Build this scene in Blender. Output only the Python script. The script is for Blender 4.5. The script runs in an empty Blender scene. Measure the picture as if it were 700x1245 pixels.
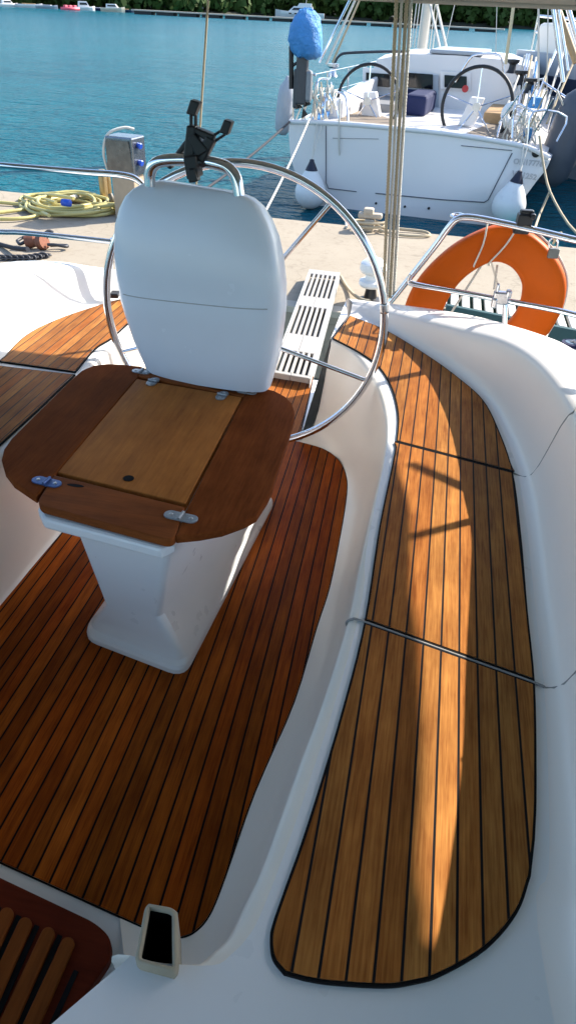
import bpy, math, random
from math import sin, cos, pi, radians, sqrt, atan2
from mathutils import Vector as V, Matrix
random.seed(7)
S = bpy.context.scene
COL = S.collection

# ------------------------------------------------------------------ camera model (surveyed from the photograph)
F, PITCH, ROLL, YAW, CZ = 850.0, 35.7, 2.7, 10.0, 1.45
_h, _p, _r = radians(YAW), radians(PITCH), radians(ROLL)
FW = V((-sin(_h)*cos(_p), cos(_h)*cos(_p), -sin(_p)))
_R = V((cos(_h), sin(_h), 0)); _U = V((-sin(_h)*sin(_p), cos(_h)*sin(_p), cos(_p)))
RT = _R*cos(_r) + _U*sin(_r); UP = _U*cos(_r) - _R*sin(_r)
O = V((0, 0, CZ))
def ray(x, y): return FW + RT*((x-350)/F) - UP*((y-622.5)/F)
def P(x, y, z):                       # survey point at a known height
    d = ray(x, y); return O + d*((z-CZ)/d.z)
def PY(x, y, Y):                      # survey point at a known distance aft
    d = ray(x, y); return O + d*(Y/d.y)
def proj(p):
    q = V(p)-O; w = q.dot(FW); return (350+F*q.dot(RT)/w, 622.5-F*q.dot(UP)/w)

# ------------------------------------------------------------------ materials
def newmat(name):
    m = bpy.data.materials.new(name); m.use_nodes = True
    nt = m.node_tree; b = nt.nodes['Principled BSDF']
    return m, nt, b
class NB:
    def __init__(s, nt): s.nt = nt
    def n(s, t, **k):
        x = s.nt.nodes.new(t)
        for a, v in k.items(): setattr(x, a, v)
        return x
    def l(s, a, b): s.nt.links.new(a, b)
    def math(s, op, a, b=None, c=None, clamp=False):
        x = s.n('ShaderNodeMath', operation=op); x.use_clamp = clamp
        for i, v in enumerate((a, b, c)):
            if v is None: continue
            if isinstance(v, (int, float)): x.inputs[i].default_value = v
            else: s.l(v, x.inputs[i])
        return x.outputs[0]
    def mix(s, f, a, b, mode='MIX'):
        x = s.n('ShaderNodeMix', data_type='RGBA', blend_type=mode)
        for sock, v in ((x.inputs[0], f), (x.inputs[6], a), (x.inputs[7], b)):
            if isinstance(v, (int, float)): sock.default_value = v
            elif isinstance(v, tuple): sock.default_value = (*v, 1) if len(v) == 3 else v
            else: s.l(v, sock)
        return x.outputs[2]
    def noise(s, vec, scale, detail=3, rough=.55):
        x = s.n('ShaderNodeTexNoise'); x.inputs['Scale'].default_value = scale
        x.inputs['Detail'].default_value = detail; x.inputs['Roughness'].default_value = rough
        if vec is not None: s.l(vec, x.inputs['Vector'])
        return x.outputs[0]
    def ramp(s, f, stops):
        x = s.n('ShaderNodeValToRGB'); e = x.color_ramp.elements
        while len(e) < len(stops): e.new(.5)
        for i, (p, c) in enumerate(stops):
            e[i].position = p; e[i].color = (*c, 1) if len(c) == 3 else c
        s.l(f, x.inputs[0]); return x.outputs[0]
    def pos(s): return s.n('ShaderNodeNewGeometry').outputs['Position']
    def obj(s): return s.n('ShaderNodeTexCoord').outputs['Object']
    def sep(s, v):
        x = s.n('ShaderNodeSeparateXYZ'); s.l(v, x.inputs[0]); return x.outputs
    def comb(s, a, b, c):
        x = s.n('ShaderNodeCombineXYZ')
        for i, v in enumerate((a, b, c)):
            if isinstance(v, (int, float)): x.inputs[i].default_value = v
            else: s.l(v, x.inputs[i])
        return x.outputs[0]
    def bump(s, h, strength, dist, b):
        x = s.n('ShaderNodeBump'); x.inputs['Strength'].default_value = strength
        x.inputs['Distance'].default_value = dist; s.l(h, x.inputs['Height']); s.l(x.outputs[0], b.inputs['Normal'])

def plain(name, col, rough=.5, metal=0, var=.12, scale=30, bump=0, spec=None, dirt=None):
    m, nt, b = newmat(name); N = NB(nt); p = N.pos()
    f = N.noise(p, scale, 4)
    c = N.mix(f, tuple(x*(1-var) for x in col), tuple(min(1, x*(1+var)) for x in col))
    if dirt:
        g = N.math('MULTIPLY', N.math('SUBTRACT', N.noise(p, dirt[1], 5, .65), dirt[2], clamp=True), dirt[3], clamp=True)
        c = N.mix(g, c, dirt[0])
    N.l(c, b.inputs['Base Color'])
    r2 = N.math('ADD', N.math('MULTIPLY', N.noise(p, scale*2.3, 3), .16), rough-.08)
    N.l(r2, b.inputs['Roughness'])
    b.inputs['Metallic'].default_value = metal
    if spec is not None: b.inputs['Specular IOR Level'].default_value = spec
    if bump: N.bump(N.noise(p, scale*4, 3), bump, .002, b)
    return m

def teak(name, lo, hi, seam, rough=.42, fan=None, para=None, seamw=.10, var=.35, spec=.35):
    """planked teak: fan = (alpha, beta, gamma, delta) tapering planks, para = (first seam x, plank width)"""
    m, nt, b = newmat(name); N = NB(nt); p = N.pos(); x, y, z = N.sep(p)
    if fan:
        a, be, g, d = fan; y1 = N.math('SUBTRACT', y, 1.0)
        k = N.math('DIVIDE', N.math('SUBTRACT', N.math('SUBTRACT', x, a), N.math('MULTIPLY', y1, g)),
                   N.math('ADD', N.math('MULTIPLY', y1, d), be))
        wid = .045
    else:
        k = N.math('DIVIDE', N.math('SUBTRACT', x, para[0]), para[1]); wid = para[1]
    k = N.math('ADD', k, 200.0)
    fr = N.math('FRACT', k); idx = N.math('FLOOR', k)
    wn = N.n('ShaderNodeTexWhiteNoise', noise_dimensions='1D'); N.l(idx, wn.inputs['W'])
    rnd = wn.outputs[0]
    gx = N.math('MULTIPLY', k, wid)
    vec = N.comb(N.math('MULTIPLY', gx, 1.0), N.math('ADD', N.math('MULTIPLY', y, .035), N.math('MULTIPLY', idx, 3.7)), 0)
    g1 = N.noise(vec, 260, 5, .6)
    vec2 = N.comb(gx, N.math('ADD', N.math('MULTIPLY', y, .12), N.math('MULTIPLY', idx, 1.3)), 0)
    g2 = N.noise(vec2, 55, 4, .6)
    g3 = N.noise(N.comb(gx, N.math('MULTIPLY', y, .9), idx), 9, 3, .6)
    f = N.math('ADD', N.math('ADD', N.math('MULTIPLY', g1, .45), N.math('MULTIPLY', g2, .35)), N.math('MULTIPLY', g3, .2))
    f = N.math('ADD', N.math('MULTIPLY', N.math('SUBTRACT', f, .5), 3.0), .5, clamp=True)
    c = N.mix(f, lo, hi)
    wn2 = N.n('ShaderNodeTexWhiteNoise', noise_dimensions='1D'); N.l(N.math('ADD', idx, 57.3), wn2.inputs['W'])
    wear = N.noise(N.comb(N.math('MULTIPLY', gx, 2.2), N.math('MULTIPLY', y, 1.1), 3.1), 3.0, 5, .65)
    # plank-to-plank tone
    t = N.math('ADD', N.math('MULTIPLY', rnd, 2*var), 1-var)
    c = N.mix(1.0, c, N.comb(t, N.math('MULTIPLY', t, N.math('ADD', N.math('MULTIPLY', wn2.outputs[0], .26), .87)), N.math('MULTIPLY', t, N.math('ADD', N.math('MULTIPLY', wn2.outputs[0], .5), .75))), 'MULTIPLY')
    wv_ = N.math('ADD', N.math('MULTIPLY', wear, .9), .55); c = N.mix(1.0, c, N.comb(wv_, wv_, wv_), 'MULTIPLY')
    e = N.math('MINIMUM', fr, N.math('SUBTRACT', 1.0, fr))
    sm = N.math('MULTIPLY', N.math('SUBTRACT', seamw/2+.012, e), 60.0, clamp=True)
    c = N.mix(sm, c, seam)
    N.l(c, b.inputs['Base Color'])
    N.l(N.math('ADD', N.math('MULTIPLY', g2, .25), rough-.1), b.inputs['Roughness'])
    b.inputs['Specular IOR Level'].default_value = spec
    hgt = N.math('SUBTRACT', N.math('MULTIPLY', g1, .35), sm)
    N.bump(hgt, .5, .0012, b)
    return m

def wood(name, lo, hi, rough=.3, axis=1, scale=14, spec=.4, rot=0.0):
    m, nt, b = newmat(name); N = NB(nt); p = N.pos()
    mp = N.n('ShaderNodeMapping'); mp.inputs['Rotation'].default_value = (0, 0, rot)
    sc = [1, 1, 1]; sc[axis] = .08; mp.inputs['Scale'].default_value = sc; N.l(p, mp.inputs[0])
    g1 = N.noise(mp.outputs[0], scale*14, 6, .65); g2 = N.noise(mp.outputs[0], scale*2.2, 5, .6); g3 = N.noise(p, 7, 3, .6)
    f = N.math('ADD', N.math('ADD', N.math('MULTIPLY', g1, .35), N.math('MULTIPLY', g2, .35)), N.math('MULTIPLY', g3, .3))
    f = N.math('ADD', N.math('MULTIPLY', N.math('SUBTRACT', f, .5), 2.4), .5, clamp=True)
    N.l(N.mix(f, lo, hi), b.inputs['Base Color'])
    N.l(N.math('ADD', N.math('MULTIPLY', g2, .25), rough-.08), b.inputs['Roughness'])
    b.inputs['Specular IOR Level'].default_value = spec
    N.bump(g1, .25, .001, b)
    return m

gel = plain('gelcoat', (.79, .79, .79), .30, var=.02, scale=6, dirt=((.66, .62, .55), 4, .58, .12))
gel_warm = plain('gelcoat_bounce_tint', (.86, .79, .69), .34, var=.025, scale=5, dirt=((.60, .53, .43), 6, .6, .5))  # white gelcoat with warm bounce light tinted into the colour
gel_coam = plain('gelcoat_coaming', (.84, .78, .725), .32, var=.02, scale=5, dirt=((.70, .62, .54), 4, .58, .35))  # warm bounce light on the inner coaming is mixed into this white
gel_console = plain('gelcoat_console', (.72, .77, .84), .24, var=.03, scale=8, dirt=((.55, .52, .46), 9, .62, .45))  # bluish tint puts the cool shade of the white console into its colour
steel = plain('stainless', (.72, .72, .74), .13, 1, .06, 40)
steel_dull = plain('stainless_dull', (.55, .56, .58), .3, 1, .15, 60)
black = plain('black_plastic', (.008, .008, .010), .4, 0, .3, 60)
caulk = plain('caulk', (.010, .010, .011), .7, 0, .2, 90, spec=.08)
seamgrey = plain('grey_bead', (.27, .26, .25), .7, 0, .1, 50)
cream_rim = plain('cream_rim', (.36, .31, .22), .5, 0, .12, 60)
orange = plain('orange_vinyl', (.52, .085, .000), .5, 0, .12, 9, .15, spec=.15, dirt=((.30, .06, .01), 9, .52, 1.2))
ropemat = plain('tan_rope', (.46, .37, .24), .8, 0, .3, 160, .5)
ropewhite = plain('white_rope', (.62, .58, .50), .8, 0, .2, 160, .4)
ropedark = plain('dark_rope', (.02, .022, .03), .8, 0, .3, 100)
canvas = plain('beige_canvas', (.40, .36, .30), .9, 0, .1, 60, .3)
_m = canvas.node_tree; _t = _m.nodes.new('ShaderNodeBsdfTranslucent'); _t.inputs[0].default_value = (.52, .43, .32, 1)
_x = _m.nodes.new('ShaderNodeMixShader'); _x.inputs[0].default_value = .14; _o = _m.nodes['Material Output']
_m.links.new(_m.nodes['Principled BSDF'].outputs[0], _x.inputs[1]); _m.links.new(_t.outputs[0], _x.inputs[2]); _m.links.new(_x.outputs[0], _o.inputs[0])
navy = plain('navy_canvas', (.006, .012, .06), .8, 0, .25, 30)
bluecover = plain('blue_cover', (.06, .25, .55), .65, 0, .3, 7, .3)
yellow = plain('yellow_hose', (.48, .41, .15), .45, 0, .12, 20)
fenderw = plain('fender_white', (.75, .75, .73), .4, 0, .04, 10, dirt=((.4, .4, .38), 6, .55, 1.5))
fenderg = plain('fender_grey', (.07, .08, .10), .5, 0, .2, 8)
fenderlg = plain('fender_light_grey', (.42, .43, .45), .55, 0, .1, 8)
darkblue = plain('fender_top', (.01, .012, .03), .5, 0, .2, 30)
hullw = plain('hull_white', (.78, .745, .715), .22, 0, .02, 3)
hullgrey = plain('hull_grey', (.36, .39, .42), .35, 0, .05, 2)
navyband = plain('navy_band', (.012, .025, .06), .4, 0, .1, 4)
darkglass = plain('dark_glass', (.004, .005, .007), .08, 0, .1, 5)
greypanel = plain('grey_deck', (.20, .20, .20), .7, 0, .15, 30)
blackrim = plain('black_leather', (.006, .006, .007), .5, 0, .2, 60)
rust = plain('rusty_steel', (.22, .085, .05), .65, .4, .5, 60, .5)
greenpaint = plain('green_paint', (.03, .085, .085), .6, 0, .2, 20)
paleplank = plain('pale_plank', (.55, .53, .48), .75, 0, .15, 30, .3, dirt=((.3, .27, .22), 14, .5, 1.4))
gangplank = plain('white_plank', (.33, .31, .285), .6, 0, .1, 40, .2, dirt=((.36, .31, .25), 18, .5, 1.5))
darkunder = plain('dark_metal', (.05, .05, .055), .5, .3, .2, 30)
bluesock = plain('blue_socket', (.01, .07, .45), .4, 0, .2, 30)
red = plain('red_paint', (.5, .03, .03), .5, 0, .1, 20)
pink = plain('pink_plastic', (.75, .12, .16), .5, 0, .1, 20)
woodpole = plain('wood_spar', (.42, .26, .12), .6, 0, .25, 20)
bark = plain('bark', (.05, .035, .022), .9, 0, .3, 1)
bluehinge = plain('blue_tarnished_steel', (.10, .16, .34), .35, .85, .3, 160, .5)
hingem = plain('worn_hinge_steel', (.34, .36, .38), .35, .9, .4, 220, .6)

def concrete():
    m, nt, b = newmat('quay_concrete'); N = NB(nt); p = N.pos()
    f = N.noise(p, 2.2, 6, .65); g = N.noise(p, 60, 4, .7); s = N.noise(p, 13, 5, .7)
    c = N.mix(f, (.29, .245, .185), (.38, .325, .25))
    c = N.mix(N.math('MULTIPLY', N.math('SUBTRACT', s, .52, clamp=True), 3.0, clamp=True), c, (.235, .19, .14))
    c = N.mix(N.math('MULTIPLY', N.math('SUBTRACT', g, .55, clamp=True), 2.5, clamp=True), c, (.22, .175, .125))
    xx, yy, zz = N.sep(p); ff = N.math('FRACT', N.math('MULTIPLY', N.math('ADD', N.math('ADD', xx, N.math('MULTIPLY', yy, .05)), 100.7), .31))
    jt = N.math('MULTIPLY', N.math('SUBTRACT', .004, N.math('ABSOLUTE', N.math('SUBTRACT', ff, .5))), 400, clamp=True)
    c = N.mix(N.math('MULTIPLY', jt, .75), c, (.10, .085, .065))
    vo = N.n('ShaderNodeTexVoronoi', feature='DISTANCE_TO_EDGE'); vo.inputs['Scale'].default_value = .55
    wv = N.n('ShaderNodeVectorMath', operation='ADD'); nn = N.n('ShaderNodeTexNoise'); nn.inputs['Scale'].default_value = 2.5; N.l(p, nn.inputs['Vector']); N.l(p, wv.inputs[0]); N.l(nn.outputs[1], wv.inputs[1]); N.l(wv.outputs[0], vo.inputs['Vector'])
    ck = N.math('MULTIPLY', N.math('SUBTRACT', .006, vo.outputs[0]), 160, clamp=True)
    c = N.mix(N.math('MULTIPLY', ck, N.math('MULTIPLY', f, .8)), c, (.12, .10, .075))
    N.l(c, b.inputs['Base Color']); b.inputs['Roughness'].default_value = .9
    b.inputs['Specular IOR Level'].default_value = .2
    N.bump(g, .4, .006, b); return m
quaym = concrete()
def watermat():
    m, nt, b = newmat('harbour_water'); N = NB(nt); p = N.pos()
    mp = N.n('ShaderNodeMapping'); mp.inputs['Scale'].default_value = (.55, 1.0, 1); mp.inputs['Rotation'].default_value = (0, 0, .2); N.l(p, mp.inputs[0])
    a = N.noise(mp.outputs[0], 3.4, 4, .6); c = N.noise(mp.outputs[0], .75, 3, .5); d = N.noise(mp.outputs[0], 11, 2, .5)
    h = N.math('ADD', N.math('ADD', N.math('MULTIPLY', a, .55), N.math('MULTIPLY', c, .8)), N.math('MULTIPLY', d, .2))
    f = N.noise(p, .05, 3, .5)
    wp = N.n('ShaderNodeMapping'); wp.inputs['Scale'].default_value = (.35, 1.3, 1); N.l(p, wp.inputs[0])
    f2 = N.math('ADD', N.math('MULTIPLY', f, .5), N.math('MULTIPLY', N.noise(wp.outputs[0], .35, 5, .65), .5))
    f2 = N.math('ADD', N.math('MULTIPLY', N.math('SUBTRACT', f2, .5), 2.2), .5, clamp=True)
    N.l(N.mix(f2, (.001, .068, .100), (.003, .122, .158)), b.inputs['Base Color'])
    b.inputs['Roughness'].default_value = .18; b.inputs['IOR'].default_value = 1.33
    b.inputs['Specular IOR Level'].default_value = .07
    N.bump(h, 1.0, .34, b); return m
waterm = watermat()
def leafmat(name, lo, hi):
    m, nt, b = newmat(name); N = NB(nt); p = N.pos()
    f = N.noise(p, .16, 4, .7); g = N.noise(p, 1.2, 2)
    N.l(N.mix(N.math('ADD', N.math('MULTIPLY', f, .7), N.math('MULTIPLY', g, .3)), lo, hi), b.inputs['Base Color'])
    b.inputs['Roughness'].default_value = .7; b.inputs['Specular IOR Level'].default_value = .2
    return m
_n = NB(bluecover.node_tree); _n.bump(_n.noise(_n.pos(), 9, 4, .7), 1.0, .06, bluecover.node_tree.nodes['Principled BSDF'])
leafm = leafmat('shore_foliage', (.012, .03, .008), (.075, .12, .02))

# ------------------------------------------------------------------ mesh helpers
def wloc(o):
    v = V((0, 0, 0))
    while o is not None: v = v + V(o.location); o = o.parent
    return v
def mk(name, vs, fs, mat, parent=None, smooth=False, mids=None, bevel=0, angle=None, seg=2):
    me = bpy.data.meshes.new(name); off = wloc(parent)
    me.from_pydata([tuple(V(v)-off) for v in vs], [], fs)
    for m in (mat if isinstance(mat, (list, tuple)) else [mat]): me.materials.append(m)
    if mids: me.polygons.foreach_set('material_index', mids)
    if smooth: me.polygons.foreach_set('use_smooth', [True]*len(me.polygons))
    me.update()
    import bmesh
    bm = bmesh.new(); bm.from_mesh(me); bmesh.ops.recalc_face_normals(bm, faces=bm.faces); bm.to_mesh(me); bm.free()
    if smooth and angle: me.set_sharp_from_angle(angle=radians(angle))
    o = bpy.data.objects.new(name, me); COL.objects.link(o)
    if parent is not None: o.parent = parent
    if bevel:
        b = o.modifiers.new('round', 'BEVEL'); b.width = bevel; b.segments = seg; b.limit_method = 'ANGLE'; b.angle_limit = radians(40)
        b.harden_normals = False
    return o
def thing(name, label, cat, loc=(0, 0, 0), group=None):
    o = bpy.data.objects.new(name, None); COL.objects.link(o); o.location = loc; o.empty_display_size = .1
    return tag(o, label, cat, group)
def tag(o, label, cat, group=None, kind=None):
    o['label'] = label; o['category'] = cat
    if group: o['group'] = group
    if kind: o['kind'] = kind
    return o
class MB:
    def __init__(s): s.v = []; s.f = []; s.m = []
    def add(s, vs, fs, mi=0):
        n = len(s.v); s.v += [V(v) for v in vs]; s.f += [tuple(i+n for i in f) for f in fs]; s.m += [mi]*len(fs); return s
    def build(s, name, mat, parent=None, smooth=False, **k): return mk(name, s.v, s.f, mat, parent, smooth, s.m, **k)
    def box(s, c, d, rz=0, mi=0):
        c = V(c); R = Matrix.Rotation(rz, 3, 'Z'); hx, hy, hz = d[0]/2, d[1]/2, d[2]/2
        return s.add([c+R@V((x, y, z)) for z in (-hz, hz) for x, y in ((-hx, -hy), (hx, -hy), (hx, hy), (-hx, hy))],
              [(3, 2, 1, 0), (4, 5, 6, 7), (0, 1, 5, 4), (1, 2, 6, 5), (2, 3, 7, 6), (3, 0, 4, 7)], mi)
    def prism(s, top, down, mi=0, mside=None):
        """polygon extruded along vector down"""
        n = len(top); d = V(down)
        s.add(list(map(V, top))+[V(t)+d for t in top], [tuple(range(n))], mi)
        b = len(s.v)-2*n; ms = mi if mside is None else mside
        s.f.append(tuple(b+n+i for i in reversed(range(n)))); s.m.append(ms)
        for i in range(n):
            j = (i+1) % n; s.f.append((b+j, b+i, b+n+i, b+n+j)); s.m.append(ms)
        return s
    def tube(s, pts, r, seg=10, smooth=0, mi=0, closed=False):
        pts = [V(p) for p in pts]
        if smooth: pts = crom(pts, smooth, closed)
        rs = r if isinstance(r, (list, tuple)) else None
        n = len(pts); rings = []
        t0 = (pts[1]-pts[0]).normalized(); ref = V((0, 0, 1)) if abs(t0.z) < .9 else V((1, 0, 0))
        u = t0.cross(ref).normalized()
        for i, p in enumerate(pts):
            if closed: t = (pts[(i+1) % n]-pts[i-1])
            else: t = pts[min(i+1, n-1)]-pts[max(i-1, 0)]
            if t.length < 1e-9: t = t0
            t = t.normalized(); u = (u-t*u.dot(t)).normalized(); w = t.cross(u)
            rr = rs[min(len(rs)-1, int(i*len(rs)/n))] if rs else r
            rings.append([p+(u*cos(a)+w*sin(a))*rr for a in (2*pi*k/seg for k in range(seg))])
        return s.loft(rings, mi, cap=not closed, wrap=closed)
    def loft(s, rings, mi=0, cap=True, wrap=False, ring_closed=True):
        n = len(rings[0]); b = len(s.v)
        for r in rings: s.v += [V(p) for p in r]
        m = len(rings)
        for i in range(m if wrap else m-1):
            i2 = (i+1) % m
            for j in range(n if ring_closed else n-1):
                j2 = (j+1) % n
                s.f.append((b+i*n+j, b+i*n+j2, b+i2*n+j2, b+i2*n+j)); s.m.append(mi)
        if cap and ring_closed and not wrap:
            s.f.append(tuple(b+j for j in reversed(range(n)))); s.m.append(mi)
            s.f.append(tuple(b+(m-1)*n+j for j in range(n))); s.m.append(mi)
        return s
    def lathe(s, c, prof, seg=20, axis=None, mi=0):
        c = V(c); ax = V(axis or (0, 0, 1)).normalized(); ref = V((1, 0, 0)) if abs(ax.x) < .9 else V((0, 1, 0))
        u = ax.cross(ref).normalized(); w = ax.cross(u)
        return s.loft([[c+ax*h+(u*cos(a)+w*sin(a))*max(r, 1e-4) for a in (2*pi*k/seg for k in range(seg))] for r, h in prof], mi)
def crom(pts, k, closed=False):
    n = len(pts); out = []
    rng = range(n if closed else n-1)
    for i in rng:
        p1, p2 = pts[i], pts[(i+1) % n]
        p0 = pts[i-1] if (i > 0 or closed) else p1*2-p2
        p3 = pts[(i+2) % n] if (i+2 < n or closed) else p2*2-p1
        for j in range(k):
            t = j/k
            out.append(.5*((2*p1)+(p2-p0)*t+(2*p0-5*p1+4*p2-p3)*t*t+(3*p1-p0-3*p2+p3)*t**3))
    if not closed: out.append(pts[-1])
    return out
def tube(name, pts, r, mat, parent=None, seg=10, smooth=0, closed=False):
    return MB().tube(pts, r, seg, smooth, 0, closed).build(name, mat, parent, True, angle=50)
def rope3(name, pts, r, mat, parent=None, turns=18):
    """three-strand laid rope"""
    b = MB(); pts = crom([V(p) for p in pts], 8); L = sum((pts[i+1]-pts[i]).length for i in range(len(pts)-1))
    n = max(24, int(turns*L*8)); cum = [0]
    for i in range(len(pts)-1): cum.append(cum[-1]+(pts[i+1]-pts[i]).length)
    def at(s):
        for i in range(len(pts)-1):
            if cum[i+1] >= s: return pts[i].lerp(pts[i+1], (s-cum[i])/max(1e-9, cum[i+1]-cum[i])), (pts[i+1]-pts[i]).normalized()
        return pts[-1], (pts[-1]-pts[-2]).normalized()
    for k in range(3):
        q = []
        for i in range(n+1):
            p, t = at(L*i/n); u = t.cross(V((.3, 1, .1))).normalized(); w = t.cross(u); a = 2*pi*(turns*L*i/n+k/3)
            q.append(p+(u*cos(a)+w*sin(a))*r*.52)
        b.tube(q, r*.55, 6)
    return b.build(name, mat, parent, True)
def sag(a, b, d, n=8):
    a, b = V(a), V(b); return [a.lerp(b, i/n)-V((0, 0, d*4*(i/n)*(1-i/n))) for i in range(n+1)]
def offset_poly(poly, d):
    c = []; n = len(poly)
    ar = sum(poly[i].x*poly[(i+1) % n].y-poly[(i+1) % n].x*poly[i].y for i in range(n)); sg = 1 if ar > 0 else -1
    for i in range(n):
        a, p, b = poly[i-1], poly[i], poly[(i+1) % n]
        e1 = (p-a).to_2d(); e2 = (b-p).to_2d()
        if e1.length < 1e-6 or e2.length < 1e-6: c.append(p.copy()); continue
        e1.normalize(); e2.normalize()
        n1 = V((e1.y, -e1.x)); n2 = V((e2.y, -e2.x)); m = n1+n2
        if m.length < .2: m = n1
        m.normalize(); k = min(2.0, 1/max(.5, m.dot(n1)))
        q = p.to_2d()+m*(d*sg*k); c.append(V((q.x, q.y, p.z)))
    return c
def tri_fill(b, outline, mi=0):
    from mathutils.geometry import tessellate_polygon
    n = len(b.v); b.v += [V(p) for p in outline]
    for t in tessellate_polygon([[V(p) for p in outline]]): b.f.append(tuple(n+i for i in t)); b.m.append(mi)

# ------------------------------------------------------------------ world, sun, camera
w = bpy.data.worlds.new('World'); S.world = w; w.use_nodes = True
nt = w.node_tree; bg = nt.nodes['Background']; sky = nt.nodes.new('ShaderNodeTexSky'); sky.sky_type = 'NISHITA'
SA, SB = 1.0, .85
SD = V((SA, SB, 1.0)).normalized()
sky.sun_disc = False; sky.sun_elevation = math.asin(SD.z); sky.sun_rotation = atan2(SD.x, SD.y)
sky.altitude = 0; sky.air_density = 1.0; sky.dust_density = 1.3; sky.ozone_density = 2.2
nt.links.new(sky.outputs[0], bg.inputs[0]); bg.inputs[1].default_value = .15
sl = bpy.data.lights.new('sun', 'SUN'); sl.energy = 4.2; sl.angle = radians(.53); sl.color = (1, .94, .84)
so = bpy.data.objects.new('sun', sl); COL.objects.link(so); so.location = (30, 24, 40)
so.rotation_euler = SD.to_track_quat('Z', 'Y').to_euler()
cam = bpy.data.cameras.new('camera'); co = bpy.data.objects.new('camera', cam); COL.objects.link(co)
co.matrix_world = Matrix.Translation(O) @ Matrix((RT, UP, -FW)).transposed().to_4x4()
cam.sensor_fit = 'VERTICAL'; cam.sensor_height = 24; cam.lens = F/1245*24; cam.clip_start = .02; cam.clip_end = 5000
S.camera = co
S.view_settings.view_transform = 'Standard'; S.view_settings.look = 'None'; S.view_settings.gamma = 1
S.view_settings.exposure = 1.32; S.view_settings.use_curve_mapping = False
S.cycles.max_bounces = 8

# ------------------------------------------------------------------ setting: water, quay, shore
SEA = -1.05
wm = mk('water', [(-3000, -800, SEA), (3000, -800, SEA), (3000, 3500, SEA), (-3000, 3500, SEA)], [(0, 1, 2, 3)], waterm); wm['kind'] = 'structure'
QZ = -.35
def quay_pt(x, t): # t 0 near edge, 1 far edge
    near = 5.00-.050*(x+.3); far = 7.62-.036*(x+.3)
    return near+(far-near)*t
b = MB()
xs = [-40, -20, -12, -8, -4, -2, 0, 2, 4, 8, 14, 26]
top = [(x, quay_pt(x, 0), QZ) for x in xs]+[(x, quay_pt(x, 1), QZ) for x in reversed(xs)]
b.prism(top, (0, 0, -.55))
q = b.build('quay', quaym, bevel=.02); q['kind'] = 'structure'
b = MB()   # raised edge kerbs and joints cast in the concrete
for t0, t1 in ((.0, .045),):
    for i in range(len(xs)-1):
        x0, x1 = xs[i]+.01, xs[i+1]-.01
        b.prism([(x0, quay_pt(x0, t0)-.01, QZ+.012), (x1, quay_pt(x1, t0)-.01, QZ+.012), (x1, quay_pt(x1, t1), QZ+.012), (x0, quay_pt(x0, t1), QZ+.012)], (0, 0, -.05))
kb = b.build('quay_kerb', plain('kerb', (.50, .44, .35), .9, 0, .15, 12, .3), bevel=.006); kb['kind'] = 'structure'

# ------------------------------------------------------------------ our sailing yacht
yacht = thing('sailing_yacht', 'white sailing yacht with planked teak cockpit floor and seats, in the near view', 'sailing yacht', (-.55, 1.5, 0))
# right hand seat: inner face stations (sole edge, crease, teak edge)
inn = [((363,537),(402,417),(404,411)), ((391,545),(427,431),(438,429)), ((410,557),(449,458),(461,447)), ((418,568),(463,492),(476,473)),
       ((422,591),(468,528),(483,504)), ((420,615),(463,570),(481,537)), ((412,660),(450,625),(470,595)), ((402,710),(437,685),(458,655)),
       ((386,761),(423,752),(443,753)), ((358,854),(393,848),(417,858)), ((335,905),(366,920),(398,925)), ((310,965),(341,990),(376,995)),
       ((285,1040),(315,1060),(352,1063)), ((265,1093),(291,1110),(333,1120)), ((253,1117),(276,1140),(328,1140)), ((240,1132),(255,1160),(331,1169)),
       ((220,1142),(232,1175),(345,1184)), ((170,1127),(168,1172),(401,1195)), ((146,1117),(134,1163),(401,1195))]
ZS = .426
A_ = [P(*a, .0) for a, c, e in inn]; C_ = [P(*c, ZS-.012) for a, c, e in inn]; E_ = [P(*e, ZS) for a, c, e in inn]
def smooth_line(pts, k=4): return crom(pts, k)
A_, C_, E_ = smooth_line(A_), smooth_line(C_), smooth_line(E_)
rings = []
for a, c, e in zip(A_, C_, E_):
    d = V((c.x-a.x, c.y-a.y, 0)); ins = V((e.x-c.x, e.y-c.y, 0)); L = ins.length; ins = ins.normalized() if L > 1e-6 else V((1, 0, 0))
    i1 = min(.012, L*.3); i2 = min(.03, L*.6)
    a0 = a-d.normalized()*.03 if d.length > .01 else a
    r = [V((a0.x, a0.y, -.004)), a+V((0, 0, .002)), a+d*.30+V((0, 0, .016)), a+d*.55+V((0, 0, .055)), a+d*.72+V((0, 0, .13)), a+d*.86+V((0, 0, .25)), a+d*.95+V((0, 0, .36)),
         V((c.x, c.y, ZS-.028)), V((c.x, c.y, ZS-.010))+ins*.003, V((c.x, c.y, ZS-.002))+ins*i1, V((c.x, c.y, ZS))+ins*i2]
    rings.append(r)
b = MB(); b.loft(rings, cap=False, ring_closed=False)
b.build('seat_front', gel_warm, yacht, True, angle=60)
lip = [r[-1] for r in rings]
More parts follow.
